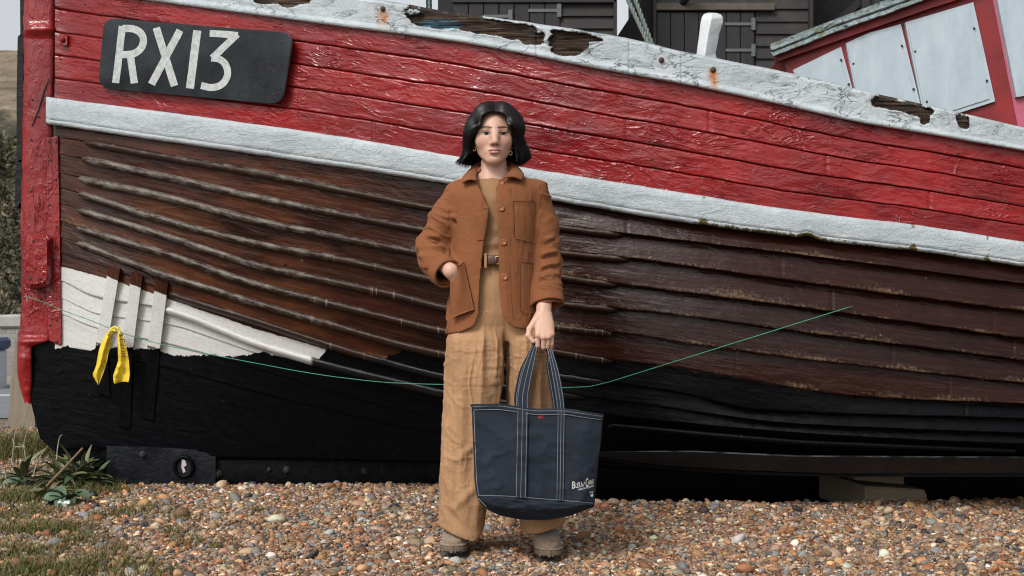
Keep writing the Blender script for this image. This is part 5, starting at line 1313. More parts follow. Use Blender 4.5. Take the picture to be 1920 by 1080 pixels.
# hemmed rim
rim = P(*bagxy(u, 0*u+.0), bagY(u, 0*u)-.001); rim2 = BK[:, 0]
pts = np.concatenate([rim, rim2[::-1], rim[:1]])
def strip3(pts, wid, nrm, th, name, mat, par):
    p = np.array(pts, float); wd = np.array(wid, float); nn = np.array(nrm, float)
    R = [p-wd-nn*th*.2, p-wd+nn*th, p+wd+nn*th, p+wd-nn*th*.2]
    n = len(p); o = mk(name, np.stack(R, 1).reshape(-1, 3), [gf(n, 4, wv=True), np.array([[0, 1, 2, 3]]), np.array([[(n-1)*4+3, (n-1)*4+2, (n-1)*4+1, (n-1)*4]])], mat, par, True)
    fixn(o); autosmooth(o, 50); return o
m_ = MB(); m_.tube(pts, .0045, 8, False); m_.build('rim', NV.m, bag, True)
a, b = bagxy(u, 0*u+.012), bagxy(u, 0*u+.055)
hemg = np.stack([P(*bagxy(u, 0*u+t), bagY(u, 0*u+t)-o) for t, o in ((.0, .001), (.004, .005), (.03, .0045), (.058, .0045), (.064, .0)) ], 1)
mk('hem_band', hemg.reshape(-1, 3), gf(nu, 5), NV.m, bag, True)
# stitching thread
TM = Mat('white_thread'); wv = TM.n('ShaderNodeTexWave'); TM.set(wv.inputs['Vector'], TM.co('UV')); wv.inputs['Scale'].default_value = 1.0; wv.bands_direction = 'X'
TM.out(TM.mix(TM.mr(wv.outputs[0], .35, .5), (.05, .06, .08), (.34, .355, .37)), .8)
def thread(P3, w=.0008, name='stitching', par=bag):
    p = np.array(P3, float); T = np.gradient(p, axis=0); T /= np.linalg.norm(T, axis=1)[:, None]
    B = np.cross(T, [0, -1, 0]); B /= np.linalg.norm(B, axis=1)[:, None]; n = len(p)
    s = np.concatenate([[0], np.cumsum(np.linalg.norm(np.diff(p, axis=0), axis=1))])
    V = np.stack([p-B*w, p+B*w], 1).reshape(-1, 3); uv = np.stack([np.repeat(s*38, 2), np.tile([0, 1], n)], 1)
    o = mk(name, V, [gf(n, 2)], TM.m, par, False, uv=uv); o['label'] = 'white dashed stitching'; return o
onb = lambda uu, vv, lift: P(*bagxy(uu, vv), bagY(uu, vv)-lift)
uu = np.linspace(.01, .99, 80)
thread(onb(uu, 0*uu+.052, .0058)); thread(onb(uu, 0*uu+.012, .0062), .0007); thread(onb(np.linspace(.012, .985, 80), 0*uu+.992, .003))
vv = np.linspace(.03, 1.0, 60); thread(onb(0*vv+.016, vv, .002), .0009)
thread(P(np.linspace(897, 912, 12), np.linspace(934, 951, 12), -.245), .0009)
# handles
def fu(px, v):                      # u for a pixel column at height v
    return (px-lx(v))/(rx(v)-lx(v))
def handle(side, front):
    """strap sewn down the front panel (front) and up into the hand"""
    if side < 0:
        seamx = (980, 976.5); up = [(981, 768, -.208, 10.5), (980, 745, -.200, 11), (985, 715, -.180, 11), (991, 690, -.160, 10), (998, 665, -.135, 7.5), (1004, 650, -.112, 5.5), (1012, 643, -.100, 5)]
    else:
        seamx = (1052, 1049.5); up = [(1052, 770, -.208, 7), (1049, 745, -.200, 7.5), (1044, 715, -.180, 7.5), (1039, 690, -.160, 7), (1033.5, 668, -.135, 5.5), (1029, 654, -.112, 4), (1022, 645, -.100, 5)]
    if not front:
        up = [(x - (5 if side < 0 else 8)*(1 if i < 4 else .3), y, -.105+.002*i, w) for i, (x, y, _, w) in enumerate(up)]
    a = spl(np.array(up), 40)
    if front:
        vs = np.linspace(1.0, .0, 40)[:-1]; x = seamx[1]+(seamx[0]-seamx[1])*(1-vs); q = onb(fu(x, vs), vs, .0042)
        p = np.concatenate([q, P(a[:, 0], a[:, 1], a[:, 2])]); w = np.concatenate([np.full(len(vs), up[0][3]), a[:, 3]])
    else:
        p = P(a[:, 0], a[:, 1], a[:, 2]); w = a[:, 3]
    w = w*.00192
    W_ = np.stack([w, 0*w + w*.12*side, 0*w], 1)
    T = np.gradient(p, axis=0); nn = np.cross(T, W_); nn /= np.linalg.norm(nn, axis=1)[:, None]; nn[nn[:, 1] > 0] *= -1
    o = strip3(p, W_, nn, .0026, 'handle', NV.m, bag)
    if front:
        for k in (-.80, 0, .80): thread(p + W_*k + nn*.0034, .00062, par=bag)
    else:
        for k in (-.6, .6): thread(p + W_*k + nn*.0034, .0007, par=bag)
for sd in (-1, 1):
    for frn in (True, False): handle(sd, frn)
m_ = MB(); p = P(np.array([1000, 1008, 1016, 1024, 1032]), np.array([648, 643, 641.5, 644, 652]), -.102); m_.tube(spl(p, 16), .0085, 8); m_.build('handle_grip', NV.m, bag, True)
# lettering
def textmesh(s, size=1.0):
    cu = bpy.data.curves.new('t', 'FONT'); cu.body = s; cu.size = size; cu.resolution_u = 3
    ob = bpy.data.objects.new('t', cu); COL.objects.link(ob)
    me = bpy.data.meshes.new_from_object(ob.evaluated_get(bpy.context.evaluated_depsgraph_get()))
    V = np.array([v.co[:2] for v in me.vertices]); Fc = [list(p.vertices) for p in me.polygons]
    bpy.data.objects.remove(ob); bpy.data.curves.remove(cu); bpy.data.meshes.remove(me)
    return V, Fc
def puttext(m, s, x0, y0, x1, y1, hgt, up, fn):     # baseline from (x0,y0) to (x1,y1), cap height hgt in photo pixels
    V, Fc = textmesh(s); V[:, 0] -= V[:, 0].min(); V[:, 0] /= V[:, 0].max(); V[:, 1] /= .70
    x = x0+(x1-x0)*V[:, 0]; y = y0+(y1-y0)*V[:, 0] - V[:, 1]*hgt
    m.add(fn(x, y), Fc)
def bagpt(x, y, lift=.0025):
    v = (y-pc(TOP, x))/(pc(SEAM, x)-pc(TOP, x)); return P(x, y, bagY(np.clip(fu(x, np.clip(v, 0, 1)), 0, 1), v)-lift)
m_ = MB()
puttext(m_, 'B', 1073, 916.5, 1078.5, 915.5, 13.5, 0, bagpt); puttext(m_, 'LEU', 1079.5, 915, 1090.5, 913, 9.5, 0, bagpt)
puttext(m_, 'D', 1091.5, 912.5, 1094.5, 912, 4.2, 0, bagpt); puttext(m_, 'E', 1095, 908, 1097.5, 907.5, 4.5, 0, bagpt)
puttext(m_, 'C', 1098.3, 913, 1103, 912, 16, 0, bagpt); puttext(m_, 'HAUF', 1102.5, 909.5, 1113.5, 907.3, 9, 0, bagpt)
puttext(m_, 'FABRICATION', 1084, 920, 1107, 914.5, 3.4, 0, bagpt); puttext(m_, 'FRAN', 1107.6, 914, 1113, 912, 3.2, 0, bagpt)
puttext(m_, 'dep', 1105.5, 925, 1112.5, 923.5, 3.8, 0, bagpt)
m_.add(bagpt(np.array([1107, 1109, 1111.5, 1112.5, 1111, 1108]), np.array([926.5, 927.5, 925.5, 928, 931.5, 931])), [[0, 1, 2, 3, 4, 5]])
m_.build('printed_lettering', simple('white_print', (.62, .63, .60), .7, .05), bag)
m_ = MB(); puttext(m_, 'BDC', 1009.5, 784.8, 1020.5, 784.0, 5.2, 0, lambda x, y: bagpt(x, y, .003)); m_.build('embroidered_letters', simple('red_thread', (.42, .02, .03), .8, .1), bag)
# =====================================================================  SHINGLE, PLANTS, BACKGROUND
def gh(x, y):                    # height of the shingle
    x = np.asarray(x, float); y = np.asarray(y, float)
    h = .016*fbm(np.stack([x*1.3, y*1.3, 0*x], -1), 3, 301) + .006*fbm(np.stack([x*6, y*6, 0*x], -1), 2, 302)
    edge = np.interp(x, [-1.4, -.7, -.3, .35, 1.2, 2.3, 4], [2.2, 1.95, 1.72, 1.17, 1.18, 1.24, 1.3]) + .05*fbm(np.stack([x*2.5, 0*x, 0*x], -1), 3, 303)
    lip = .016*np.exp(-((y-edge+.10)/.16)**2)*ss(-.6, .3, x)
    hol = -.20*ss(edge-.02, edge+.30, y)*ss(-1.3, -.2, x)*ss(3.6, 2.9, y)
    far_ = ss(4.2, 5.2, y)
    for fx_, fz_ in ((-.2115, .008), (.131, -.008)):
        w = np.exp(-((x-fx_)/.12)**4-((y+.03)/.24)**4); h = h*(1-w)+w*fz_
    return (h+lip+hol)*(1-far_) - .004 - .010*far_
fx = np.unique(np.concatenate([np.arange(-4.4, 4.4, .05), 4.4*1.35**np.arange(0, 17), -4.4*1.35**np.arange(0, 17)]))
fy = np.unique(np.concatenate([np.arange(-1.4, 5.4, .05), 5.4+ .06*1.5**np.arange(0, 22), -1.4-.06*1.5**np.arange(0, 22)]))
X, Y = np.meshgrid(fx, fy, indexing='ij')
G = Mat('shingle_ground'); co = G.co()
vc = G.n('ShaderNodeTexVoronoi'); G.set(vc.inputs['Vector'], co); vc.inputs['Scale'].default_value = 34
hs = G.n('ShaderNodeSeparateColor'); G.t.links.new(vc.outputs['Color'], hs.inputs[0])
peb = G.ramp(hs.outputs[0], [(0, (.24, .115, .05)), (.3, (.30, .19, .11)), (.5, (.17, .17, .17)), (.7, (.36, .30, .23)), (.9, (.10, .10, .11))])
c = G.mix(G.mr(vc.outputs['Distance'], .3, .7, 0, .8), peb, (.03, .024, .018))
moss = G.attr('moss'); c = G.mix(moss, c, G.mix(G.noise(co, 25, 5), (.05, .042, .014), (.11, .09, .035)))
G.out(c, .9, G.bump(vc.outputs['Distance'], .8, .012))
# mossy / grassy places (photo pixels on the ground, radius in m)
def onground(px, py):
    D = F/(py-540.0); return (px-960)/F*D, D-5
PATCH = [(20, 935, .20, 1.), (80, 938, .14, .9), (40, 965, .16, .7), (120, 995, .13, .9), (45, 992, .16, .8), (60, 845, .35, 1.), (110, 838, .3, .9), (15, 850, .35, .9), (45, 1035, .18, .7), (60, 1070, .2, .9), (150, 1012, .10, .6), (222, 1030, .08, .6),
         (250, 1060, .10, .6), (330, 1000, .07, .7), (345, 1022, .08, .7), (270, 958, .13, .35), (190, 920, .14, .9), (180, 1050, .08, .5), (345, 975, .07, .5), (480, 960, .06, .5), (140, 1078, .2, .6), (420, 1028, .06, .5), (300, 1078, .10, .4), (215, 968, .10, .5), (5, 905, .16, .7), (130, 925, .2, .9)]
PC = [(*onground(a, b), r, w) for a, b, r, w in PATCH]
def mossat(x, y):
    m = 0*x
    for a, b, r, w in PC: m = np.maximum(m, w*np.exp(-(((x-a)/r)**2 + ((y-b)/(r*1.0))**2)))
    return np.clip(m + .35*fbm(np.stack([x*9, y*9, 0*x], -1), 3, 304)*(m > .05), 0, 1)
mo = ss(.35, .7, mossat(X, Y)) + .0
mo = np.maximum(mo, .0)
o = mk('ground', np.stack([X, Y, gh(X, Y)], -1).reshape(-1, 3), gf(len(fx), len(fy)), G.m, None, True, attrs={'moss': np.clip(mo, 0, 1).ravel()}, base=(0, 0, 0)); tag(o, kind='structure')
# --- pebbles
def ico(sub):
    t = (1+5**.5)/2
    v = [(-1, t, 0), (1, t, 0), (-1, -t, 0), (1, -t, 0), (0, -1, t), (0, 1, t), (0, -1, -t), (0, 1, -t), (t, 0, -1), (t, 0, 1), (-t, 0, -1), (-t, 0, 1)]
    f = [(0, 11, 5), (0, 5, 1), (0, 1, 7), (0, 7, 10), (0, 10, 11), (1, 5, 9), (5, 11, 4), (11, 10, 2), (10, 7, 6), (7, 1, 8), (3, 9, 4), (3, 4, 2), (3, 2, 6), (3, 6, 8), (3, 8, 9), (4, 9, 5), (2, 4, 11), (6, 2, 10), (8, 6, 7), (9, 8, 1)]
    v = [np.array(a, float)/np.linalg.norm(a) for a in v]
    for _ in range(sub):
        c = {}; nf = []
        def mid(a, b):
            k = (min(a, b), max(a, b))
            if k not in c: p = v[a]+v[b]; v.append(p/np.linalg.norm(p)); c[k] = len(v)-1
            return c[k]
        for a, b, d in f:
            x, y, z = mid(a, b), mid(b, d), mid(d, a); nf += [(a, x, z), (b, y, x), (d, z, y), (x, y, z)]
        f = nf
    return np.array(v), np.array(f, np.int32)
IV1, IF1 = ico(1); IV0, IF0 = ico(0)
pal = np.array([(.30, .145, .068), (.22, .098, .045), (.36, .22, .12), (.40, .305, .205), (.28, .205, .145), (.15, .155, .16), (.23, .235, .235), (.47, .44, .39), (.050, .049, .052), (.29, .165, .11), (.12, .135, .15), (.18, .13, .092)])*np.array([1.02, .96, .90])
pw = np.array([.13, .10, .14, .15, .13, .08, .07, .05, .05, .05, .025, .08]); pw /= pw.sum()
PVs, PFs, PCs, nof = [], [], [], 0
for NP, IV, IF, rm, rs, zlo, zhi in ((50000, IV1, IF1, .0073, .40, -.3, .75), (120000, IV0, IF0, .0048, .28, .1, 1.5)):
    protos = np.array([IV*(1+.30*fbm(IV*1.2+k*5, 2, 310+k)[:, None]) for k in range(24)])
    D = np.sqrt(rng.uniform(4.45**2, 7.15**2, NP)); xx = rng.uniform(-.41, .41, NP)*D; yy = D-5
    left = rng.random(NP) < .05
    D2 = rng.uniform(6.6, 9.6, NP); xx = np.where(left, -(.34+.07*rng.random(NP))*D2, xx); yy = np.where(left, D2-5, yy)
    keep = ~((yy > np.interp(xx, [-1.4, -.7, -.3, .35, 4], [9, 2.1, 1.95, 1.50, 1.55])) & (xx > -1.9))
    keep &= ~((yy > 1.83) & (xx > -1.86) & (xx < .5))
    mm = mossat(xx, yy); keep &= rng.random(NP) > .6*ss(.3, .9, mm)
    for fx_ in (-.2115, .131): keep &= ~((np.abs(xx-fx_) < .055) & (np.abs(yy-.03) < .16))
    xx, yy = xx[keep], yy[keep]; n = len(xx)
    r = rm*np.exp(rng.normal(0, rs, n)); r = np.where((rng.random(n) < .015) & (rm > .007), r*1.8, r); r = np.clip(r, .003, .030)
    sxyz = np.stack([np.exp(rng.normal(.12, .22, n)), np.exp(rng.normal(0, .18, n)), np.exp(rng.normal(-.38, .20, n))], 1)*r[:, None]
    ang = rng.uniform(0, 2*PI, n); tl = rng.normal(0, .45, n); ta = rng.uniform(0, 2*PI, n)
    zz = gh(xx, yy) + r*rng.uniform(zlo, zhi, n)
    ca, sa = np.cos(ang), np.sin(ang); Rz = np.zeros((n, 3, 3)); Rz[:, 0, 0] = ca; Rz[:, 0, 1] = -sa; Rz[:, 1, 0] = sa; Rz[:, 1, 1] = ca; Rz[:, 2, 2] = 1
    k = np.stack([np.cos(ta), np.sin(ta), 0*ta], 1); K = np.zeros((n, 3, 3)); K[:, 0, 2] = k[:, 1]; K[:, 1, 2] = -k[:, 0]; K[:, 2, 0] = -k[:, 1]; K[:, 2, 1] = k[:, 0]
    R = (np.eye(3)[None] + np.sin(tl)[:, None, None]*K + (1-np.cos(tl))[:, None, None]*(K@K)) @ Rz
    pv = np.einsum('nij,nkj->nki', R, protos[rng.integers(0, 24, n)]*sxyz[:, None, :]) + np.stack([xx, yy, zz], 1)[:, None, :]
    pcl = pal[rng.choice(len(pal), n, p=pw)]*np.exp(rng.normal(-.08, .36, (n, 1)))*np.exp(rng.normal(0, .05, (n, 3)))
    PVs.append(pv.reshape(-1, 3)); PFs.append((IF[None] + nof + (np.arange(n)*len(IV))[:, None, None]).reshape(-1, 3)); PCs.append(np.repeat(pcl, len(IV), 0)); nof += n*len(IV)
PM = Mat('beach_pebbles'); co = PM.co()
b0 = PM.attr('col', 'Color'); n1 = PM.noise(co, 90, 5, .7); n2 = PM.noise(co, 260, 3, .6)
c = PM.mix(PM.mr(n1, .55, .75, 0, .40), b0, PM.mix(.35, b0, (.55, .45, .34))); c = PM.mix(PM.mr(n1, .28, .46, .75, 0), c, PM.mix(.65, b0, (.03, .02, .015)))
PM.out(c, PM.mr(n2, .3, .7, .45, .8), PM.bump(PM.math('ADD', n1, n2), .5, .004), Specular_IOR_Level=.35)
o = mk('gravel', np.concatenate(PVs), [np.concatenate(PFs)], PM.m, None, True, col=np.concatenate(PCs), base=(0, 0, 0)); tag(o, kind='stuff')
del PVs, PFs, PCs
# --- short dry grass
nb = 30000
w = np.array([p[2]**2*p[3] for p in PC]); ch = rng.choice(len(PC), nb, p=w/w.sum()); pa = np.array(PC)[ch]
gx = pa[:, 0]+rng.normal(0, .52, nb)*pa[:, 2]; gy = pa[:, 1]+rng.normal(0, .52, nb)*pa[:, 2]
tus = np.round(np.stack([gx, gy], 1)/.035)*.035; gx = gx+(tus[:, 0]-gx)*.6; gy = gy+(tus[:, 1]-gy)*.6
ok = (gy > -.6) & ~((gy > 1.78) & (gx > -2.33)); gx, gy = gx[ok], gy[ok]; nb = len(gx)
hb = rng.gamma(4, .0068, nb)*np.where(gy > 2, 2.2, 1.0); an = rng.uniform(0, 2*PI, nb); ln = rng.uniform(.3, 1.5, nb)
dr = np.stack([np.cos(an), np.sin(an), 0*an], 1); sd = np.stack([-np.sin(an), np.cos(an), 0*an], 1)*(.0011+.0010*rng.random(nb))[:, None]
b = np.stack([gx, gy, gh(gx, gy)+.004], 1); m1 = b+dr*(hb*ln*.35)[:, None]+[0, 0, 1]*(hb*.6)[:, None]; tp = b+dr*(hb*ln)[:, None]+[0, 0, 1]*(hb*.9)[:, None]
V = np.stack([b-sd, b+sd, m1-sd*.8, m1+sd*.8, tp], 1); ii = np.arange(nb)[:, None]*5
gcol = np.array([(.085, .082, .016), (.13, .11, .026), (.050, .066, .014), (.19, .155, .06)])[rng.choice(4, nb, p=[.4, .3, .2, .1])]
GM = Mat('dry_grass'); GM.out(GM.attr('col', 'Color'), .7)
o = mk('grass', V.reshape(-1, 3), [np.concatenate([ii+[0, 1, 3, 2]]), ii+[2, 3, 4]], GM.m, None, False, col=np.repeat(gcol, 5, 0), base=(0, 0, 0)); tag(o, kind='stuff')
# --- leafy plants
LM = Mat('plant_leaves'); co = LM.co()
LM.out(LM.mix(LM.noise(co, 30, 4), LM.attr('col', 'Color'), LM.mix(.5, LM.attr('col', 'Color'), (.12, .16, .10))), .5, LM.bump(LM.noise(co, 150, 3), .2, .002), Subsurface_Weight=.0)
def leaf(m, p0, az, el0, L_, W_, droop, col, roll=0, cols=None):
    n = 9; t = np.linspace(0, 1, n); el = el0 - droop*t
    st = L_/(n-1); d = np.stack([np.cos(az)*np.cos(el), np.sin(az)*np.cos(el), np.sin(el)], 1)
    p = np.array(p0)+np.concatenate([[[0, 0, 0]], np.cumsum(d[:-1]*st, 0)])
    s = np.array([-math.sin(az), math.cos(az), 0]); up = np.cross(d, s)
    s = s*math.cos(roll) + up*math.sin(roll); up = np.cross(d, s) if np.ndim(s) > 1 else up
    w = W_*np.sin(PI*np.clip(t*.93+.05, 0, 1))**.8
    w[0] = W_*.15; w[-1] = .0004
    V = np.stack([p-s*w[:, None]+up*(w*.35)[:, None], p, p+s*w[:, None]+up*(w*.35)[:, None]], 1)
    m.add(V.reshape(-1, 3), gf(n, 3).tolist()); cols.append(np.repeat(np.array(col)[None], n*3, 0))
def plant(px, py, nl, Lr, Wr, col, label, el=(.5, 1.35), seed=0, azr=(0, 2*PI)):
    r_ = np.random.default_rng(seed); x, y = onground(px, py); z = float(gh(x, y))
    m = MB(); cols = []
    for i in range(nl):
        c = np.array(col[r_.integers(len(col))])*np.exp(r_.normal(0, .15))
        leaf(m, (x+r_.normal(0, .012), y+r_.normal(0, .012), z+r_.uniform(0, .03)), r_.uniform(*azr), r_.uniform(*el), r_.uniform(*Lr), r_.uniform(*Wr), r_.uniform(.4, 1.8), c, r_.normal(0, .3), cols)
    o = m.build('leafy_plant', LM.m, None, True, col=np.concatenate(cols), base=(x, y, z)); tag(o, label, 'plant', 'plants at the bow')
GR = [(.040, .078, .034), (.055, .085, .028), (.075, .078, .026), (.14, .10, .045)]; OL = [(.085, .085, .025), (.10, .085, .03), (.05, .07, .03)]; BG = [(.045, .095, .062), (.06, .105, .06), (.045, .08, .04)]
plant(150, 915, 58, (.12, .27), (.010, .020), GR, 'tall leafy plant with upright lance leaves at the foot of the bow', (.7, 1.4), 1)
plant(124, 917, 50, (.12, .24), (.010, .017), OL, 'olive narrow leaved plant left of the black keel', (.3, 1.2), 2)
plant(170, 917, 44, (.08, .19), (.008, .016), GR, 'dark green plant against the black keel plate', (.2, 1.1), 3)
plant(118, 945, 20, (.08, .14), (.025, .040), BG, 'broad leaved blue green plant low on the shingle beside the crushed can', (.0, .8), 4)
plant(96, 935, 20, (.08, .14), (.014, .022), GR, 'small green plant by the lower end of the brown stick', (.1, .9), 5)
plant(38, 908, 28, (.11, .22), (.010, .018), OL, 'straggly olive plant far left beside pale dry stalks', (.4, 1.3), 6)
plant(45, 914, 12, (.08, .13), (.018, .028), BG, 'few blue green leaves lying at the far left of the shingle', (.0, .7), 7)
plant(85, 925, 20, (.08, .14), (.010, .016), OL, 'low olive weed between the grass and the bow plants', (.0, .9), 8)
# stick, dry stalks, can, dark stone
BRN = simple('dry_stick', (.17, .105, .055), .85, .3, 60, .4, .003); PAL = simple('dead_stalk', (.30, .25, .18), .8, .2, 60, .4, .002)
def gp(px, py, Y): return P(px, py, Y)
m_ = MB(); p = spl([gp(79, 924, 1.48), gp(96, 903, 1.44), gp(122, 876, 1.42), gp(155, 840, 1.44)], 20); m_.tube(p+.002*fbm(p*40, 2, 3)[:, None], np.linspace(.008, .005, 20), 7)
tag(m_.build('stick', BRN, None, True), 'brown stick leaning across the plants at the bow', 'stick')
for lab, pts in (('bent pale dead stalk leaning at the far left below the bow', [[(20, 878, 1.9), (24, 850, 1.9), (28, 815, 1.9), (38, 793, 1.92), (52, 776, 1.95)], [(25, 838, 1.9), (40, 838, 1.9), (46, 838, 1.9)], [(28, 832, 1.9), (22, 822, 1.9)]]),
                 ('thin branching dead stalk right of the pale bent one', [[(50, 870, 1.9), (45, 835, 1.9), (50, 812, 1.9), (54, 798, 1.9)], [(47, 838, 1.9), (36, 832, 1.9)]]),
                 ('pale stalk with a broken tip before the black forefoot', [[(62, 896, 1.6), (68, 872, 1.6), (78, 852, 1.6), (90, 836, 1.62)], [(70, 868, 1.6), (66, 850, 1.6)]]),
                 ('short upright dead stalk beside the black keel', [[(106, 865, 1.6), (108, 840, 1.6), (112, 820, 1.6), (117, 815, 1.6)]]),
                 ('short stub of a dead stalk in the olive weeds', [[(14, 912, 1.5), (10, 890, 1.5), (8, 878, 1.5)]])):
    m_ = MB()
    for q in pts:
        p = spl([gp(*a) for a in q], 14); m_.tube(p, np.linspace(.0034, .0016, 14), 6)
    tag(m_.build('dry_stalk', PAL, None, True), lab, 'dry stalk', 'dry stalks at the bow')
x, y = onground(122, 950); m_ = MB(); a = np.linspace(0, 2*PI, 19)[:-1]
V = []
for t, rr in ((0, .018), (.004, .021), (.02, .019), (.035, .015), (.05, .020), (.056, .018)):
    V.append(np.stack([x-.028+t+0*a, y+rr*np.cos(a)*(1+.25*np.sin(3*a+t*80)), .022+gh(x, y)+rr*np.sin(a)*(.8+.2*np.sin(2*a+t*60))], 1))
CM = Mat('can_print'); co = CM.co('Generated'); CM.out(CM.ramp(CM.noise(co, 2.4, 2), [(.40, (.55, .55, .52)), (.47, (.05, .25, .10)), (.55, (.10, .02, .06)), (.6, (.5, .5, .48))], 'CONSTANT'), .35, Metallic=.4)
o = mk('crushed_can', np.array(V).reshape(-1, 3), [gf(6, 18, wv=True), np.array([list(range(18))[::-1]]), np.array([[90+i for i in range(18)]])], CM.m); fixn(o); tag(o, 'small crushed drink can lying among leaves at the bow', 'can')
x, y = onground(172, 934); v_, f_ = ico(2); v_ = v_*[.030, .026, .024]*(1+.25*fbm(v_*1.6, 3, 5)[:, None])+[x, y, gh(x, y)+.012]
tag(mk('dark_stone', v_, f_, DARKIRON, None, True), 'black lump of stone right of the bow plants', 'stone')
x, y = onground(158, 968); v_, f_ = ico(2); v_ = v_*[.024, .019, .014]*(1+.12*fbm(v_*1.6, 3, 6)[:, None])+[x, y, gh(x, y)+.014]
tag(mk('grey_stone', v_, f_, simple('grey_stone', (.20, .21, .23), .6), None, True), 'smooth blue grey stone on the shingle below the bow plants', 'stone')
# --- timber blocks under the hull
TB = Mat('old_timber'); co = TB.co()
gr = TB.noise(TB.sc(co, (3, 20, 20)), 3, 6, .7); TB.out(TB.mix(gr, (.09, .066, .046), (.30, .24, .18)), .9, TB.bump(gr, .8, .008))
def block(name, poly, Y0, dep, lab):
    p = P(*np.array(poly, float).T, Y0); m = MB(); m.prism(p, dep); o = m.build(name, TB.m); fixn(o)
    md = o.modifiers.new('b', 'BEVEL'); md.width = .006; md.segments = 2; md.limit_method = 'ANGLE'
    return tag(o, lab, 'timber', 'timbers under the hull')
block('timber_block', [(1622, 911), (1700, 915), (1734, 918), (1739, 930), (1738, 965), (1622, 965)], 1.20, (-.10, .5, 0), 'thick weathered timber baulk lying on the shingle under the hull')
block('timber_block', [(1602, 888), (1695, 891), (1696, 909), (1602, 900)], 1.22, (-.08, .45, 0), 'thinner grey timber resting on the thick baulk under the hull')
# --- green twine and warning tape
TW = simple('green_twine', (.03, .22, .13), .6, .2, 200)
lp = [(46, 556), (80, 566), (113, 580), (160, 597), (210, 617), (232, 625), (300, 645), (360, 658), (480, 681), (560, 696), (640, 708), (740, 718), (835, 721), (930, 722), (1040, 727), (1100, 725), (1143, 716)]
a = np.array(lp, float); xs = np.linspace(46, 1143, 160); ys = pc(lp, xs)
def fr(x, y):
    return np.where(x < 116, YC-.165, np.minimum(hullY(x, y)-.095, 9))
yd = fr(xs, ys); k9 = np.ones(9)/9; yd = np.convolve(np.pad(yd, 4, 'edge'), k9, 'valid')
x2 = np.linspace(1143, 1598, 40); y2 = np.linspace(716, 574, 40); yd2 = hullY(x2, y2)-np.interp(x2, [1143, 1180, 1580, 1598], [.095, .062, .055, .040])
m_ = MB(); m_.tube(np.concatenate([P(xs, ys, yd), P(x2, y2, yd2)[1:]]), .0020, 6)
tag(m_.build('green_twine', TW, None, True), 'thin green twine stretched along the hull behind the woman', 'twine')
TPM = Mat('yellow_tape'); co = TPM.co()
TPM.out(TPM.mix(TPM.noise(co, 25, 4), (.62, .42, .02), (.75, .58, .06)), .35, TPM.bump(TPM.noise(co, 60, 4), .4, .003), Specular_IOR_Level=.6)
tape = thing('warning_tape', 'torn yellow plastic tape with black letters knotted round the green twine', 'tape', tuple(P(212, 722, 1.5)))
TY = float(fr(np.float64(212), np.float64(617)))-.012
def tail(L_, R_, seed, name='tape_tail', dz=0.0):
    a, b = spl(np.array(L_, float), 40), spl(np.array(R_, float), 40); n = 13
    t = np.linspace(0, 1, n)[None, :, None]; q = a[:, None]*(1-t)+b[:, None]*t
    s = np.linspace(0, 1, 40)[:, None]
    d = .014*np.sin(t[..., 0]*PI*2.2+s*2+seed)*ss(0, .3, s) + .009*fbm(np.stack([q[..., 0]/7, q[..., 1]/13, 0*q[..., 0]+seed], -1), 3, 5) + .010*np.abs(fbm(np.stack([q[..., 0]/9+q[..., 1]/30, q[..., 1]/12, 0*q[..., 0]+seed], -1), 2, 6))
    V = P(q[..., 0], q[..., 1], TY-.012+d-dz+.03*s)
    o = mk(name, V.reshape(-1, 3), gf(40, n), TPM.m, tape, True); md = o.modifiers.new('s', 'SOLIDIFY'); md.thickness = .0012
    return lambda x, y: (x, y)
tail([(204, 620), (196, 630), (186, 655), (180, 685), (174, 702), (178, 712), (184, 722)], [(212, 622), (210, 635), (204, 660), (200, 678), (196, 692), (190, 708), (185, 721)], 1)
tail([(221, 622), (220, 640), (221, 665), (221, 677), (217, 690), (212, 706), (214, 720)], [(226, 620), (233, 640), (239, 662), (242, 685), (243, 700), (241, 716), (238, 714)], 2.2)
m_ = MB()
for pts in ([(203, 628), (206, 620), (212, 614), (218, 614), (223, 618), (226, 628)], [(207, 622), (212, 619), (217, 621), (214, 616)]):
    p = np.array(pts, float); m_.tube(spl(P(p[:, 0], p[:, 1], TY-.012), 16), .0062*(1+.3*np.sin(np.arange(16)*1.9)), 7)
m_.build('tape_knot', TPM.m, tape, True)
m_ = MB(); 
def tapept(x, y): return P(x, y, TY-.031+.03*np.clip((y-620)/100, 0, 1))
for ch_, (x, y, s) in zip('PETUM', ((227, 631, 5), (229, 639, 6), (230.5, 647, 6.2), (232, 656, 6.5), (234, 666, 7))):
    V, Fc = textmesh(ch_); V -= V.min(0); V /= V.max(0); an_ = math.radians(80)
    u_, w_ = (V[:, 0]-.5)*s, (V[:, 1]-.5)*s*1.6
    m_.add(tapept(x - w_*1.0, y + u_*1.0 - w_*.12), Fc)
BPR = simple('black_print', (.03, .028, .02), .5); m_.build('tape_lettering', BPR, tape); m_ = MB()
for ch_, (x, y, s) in zip('SDO', ((206, 629, 4.5), (203.5, 637, 4.5), (202, 645, 5))):
    V, Fc = textmesh(ch_); V -= V.min(0); V /= V.max(0); u_, w_ = (V[:, 0]-.5)*s, (V[:, 1]-.5)*s*1.4
    m_.add(tapept(x - w_, y + u_ + w_*.25), Fc)
m_.build('tape_lettering', BPR, tape)
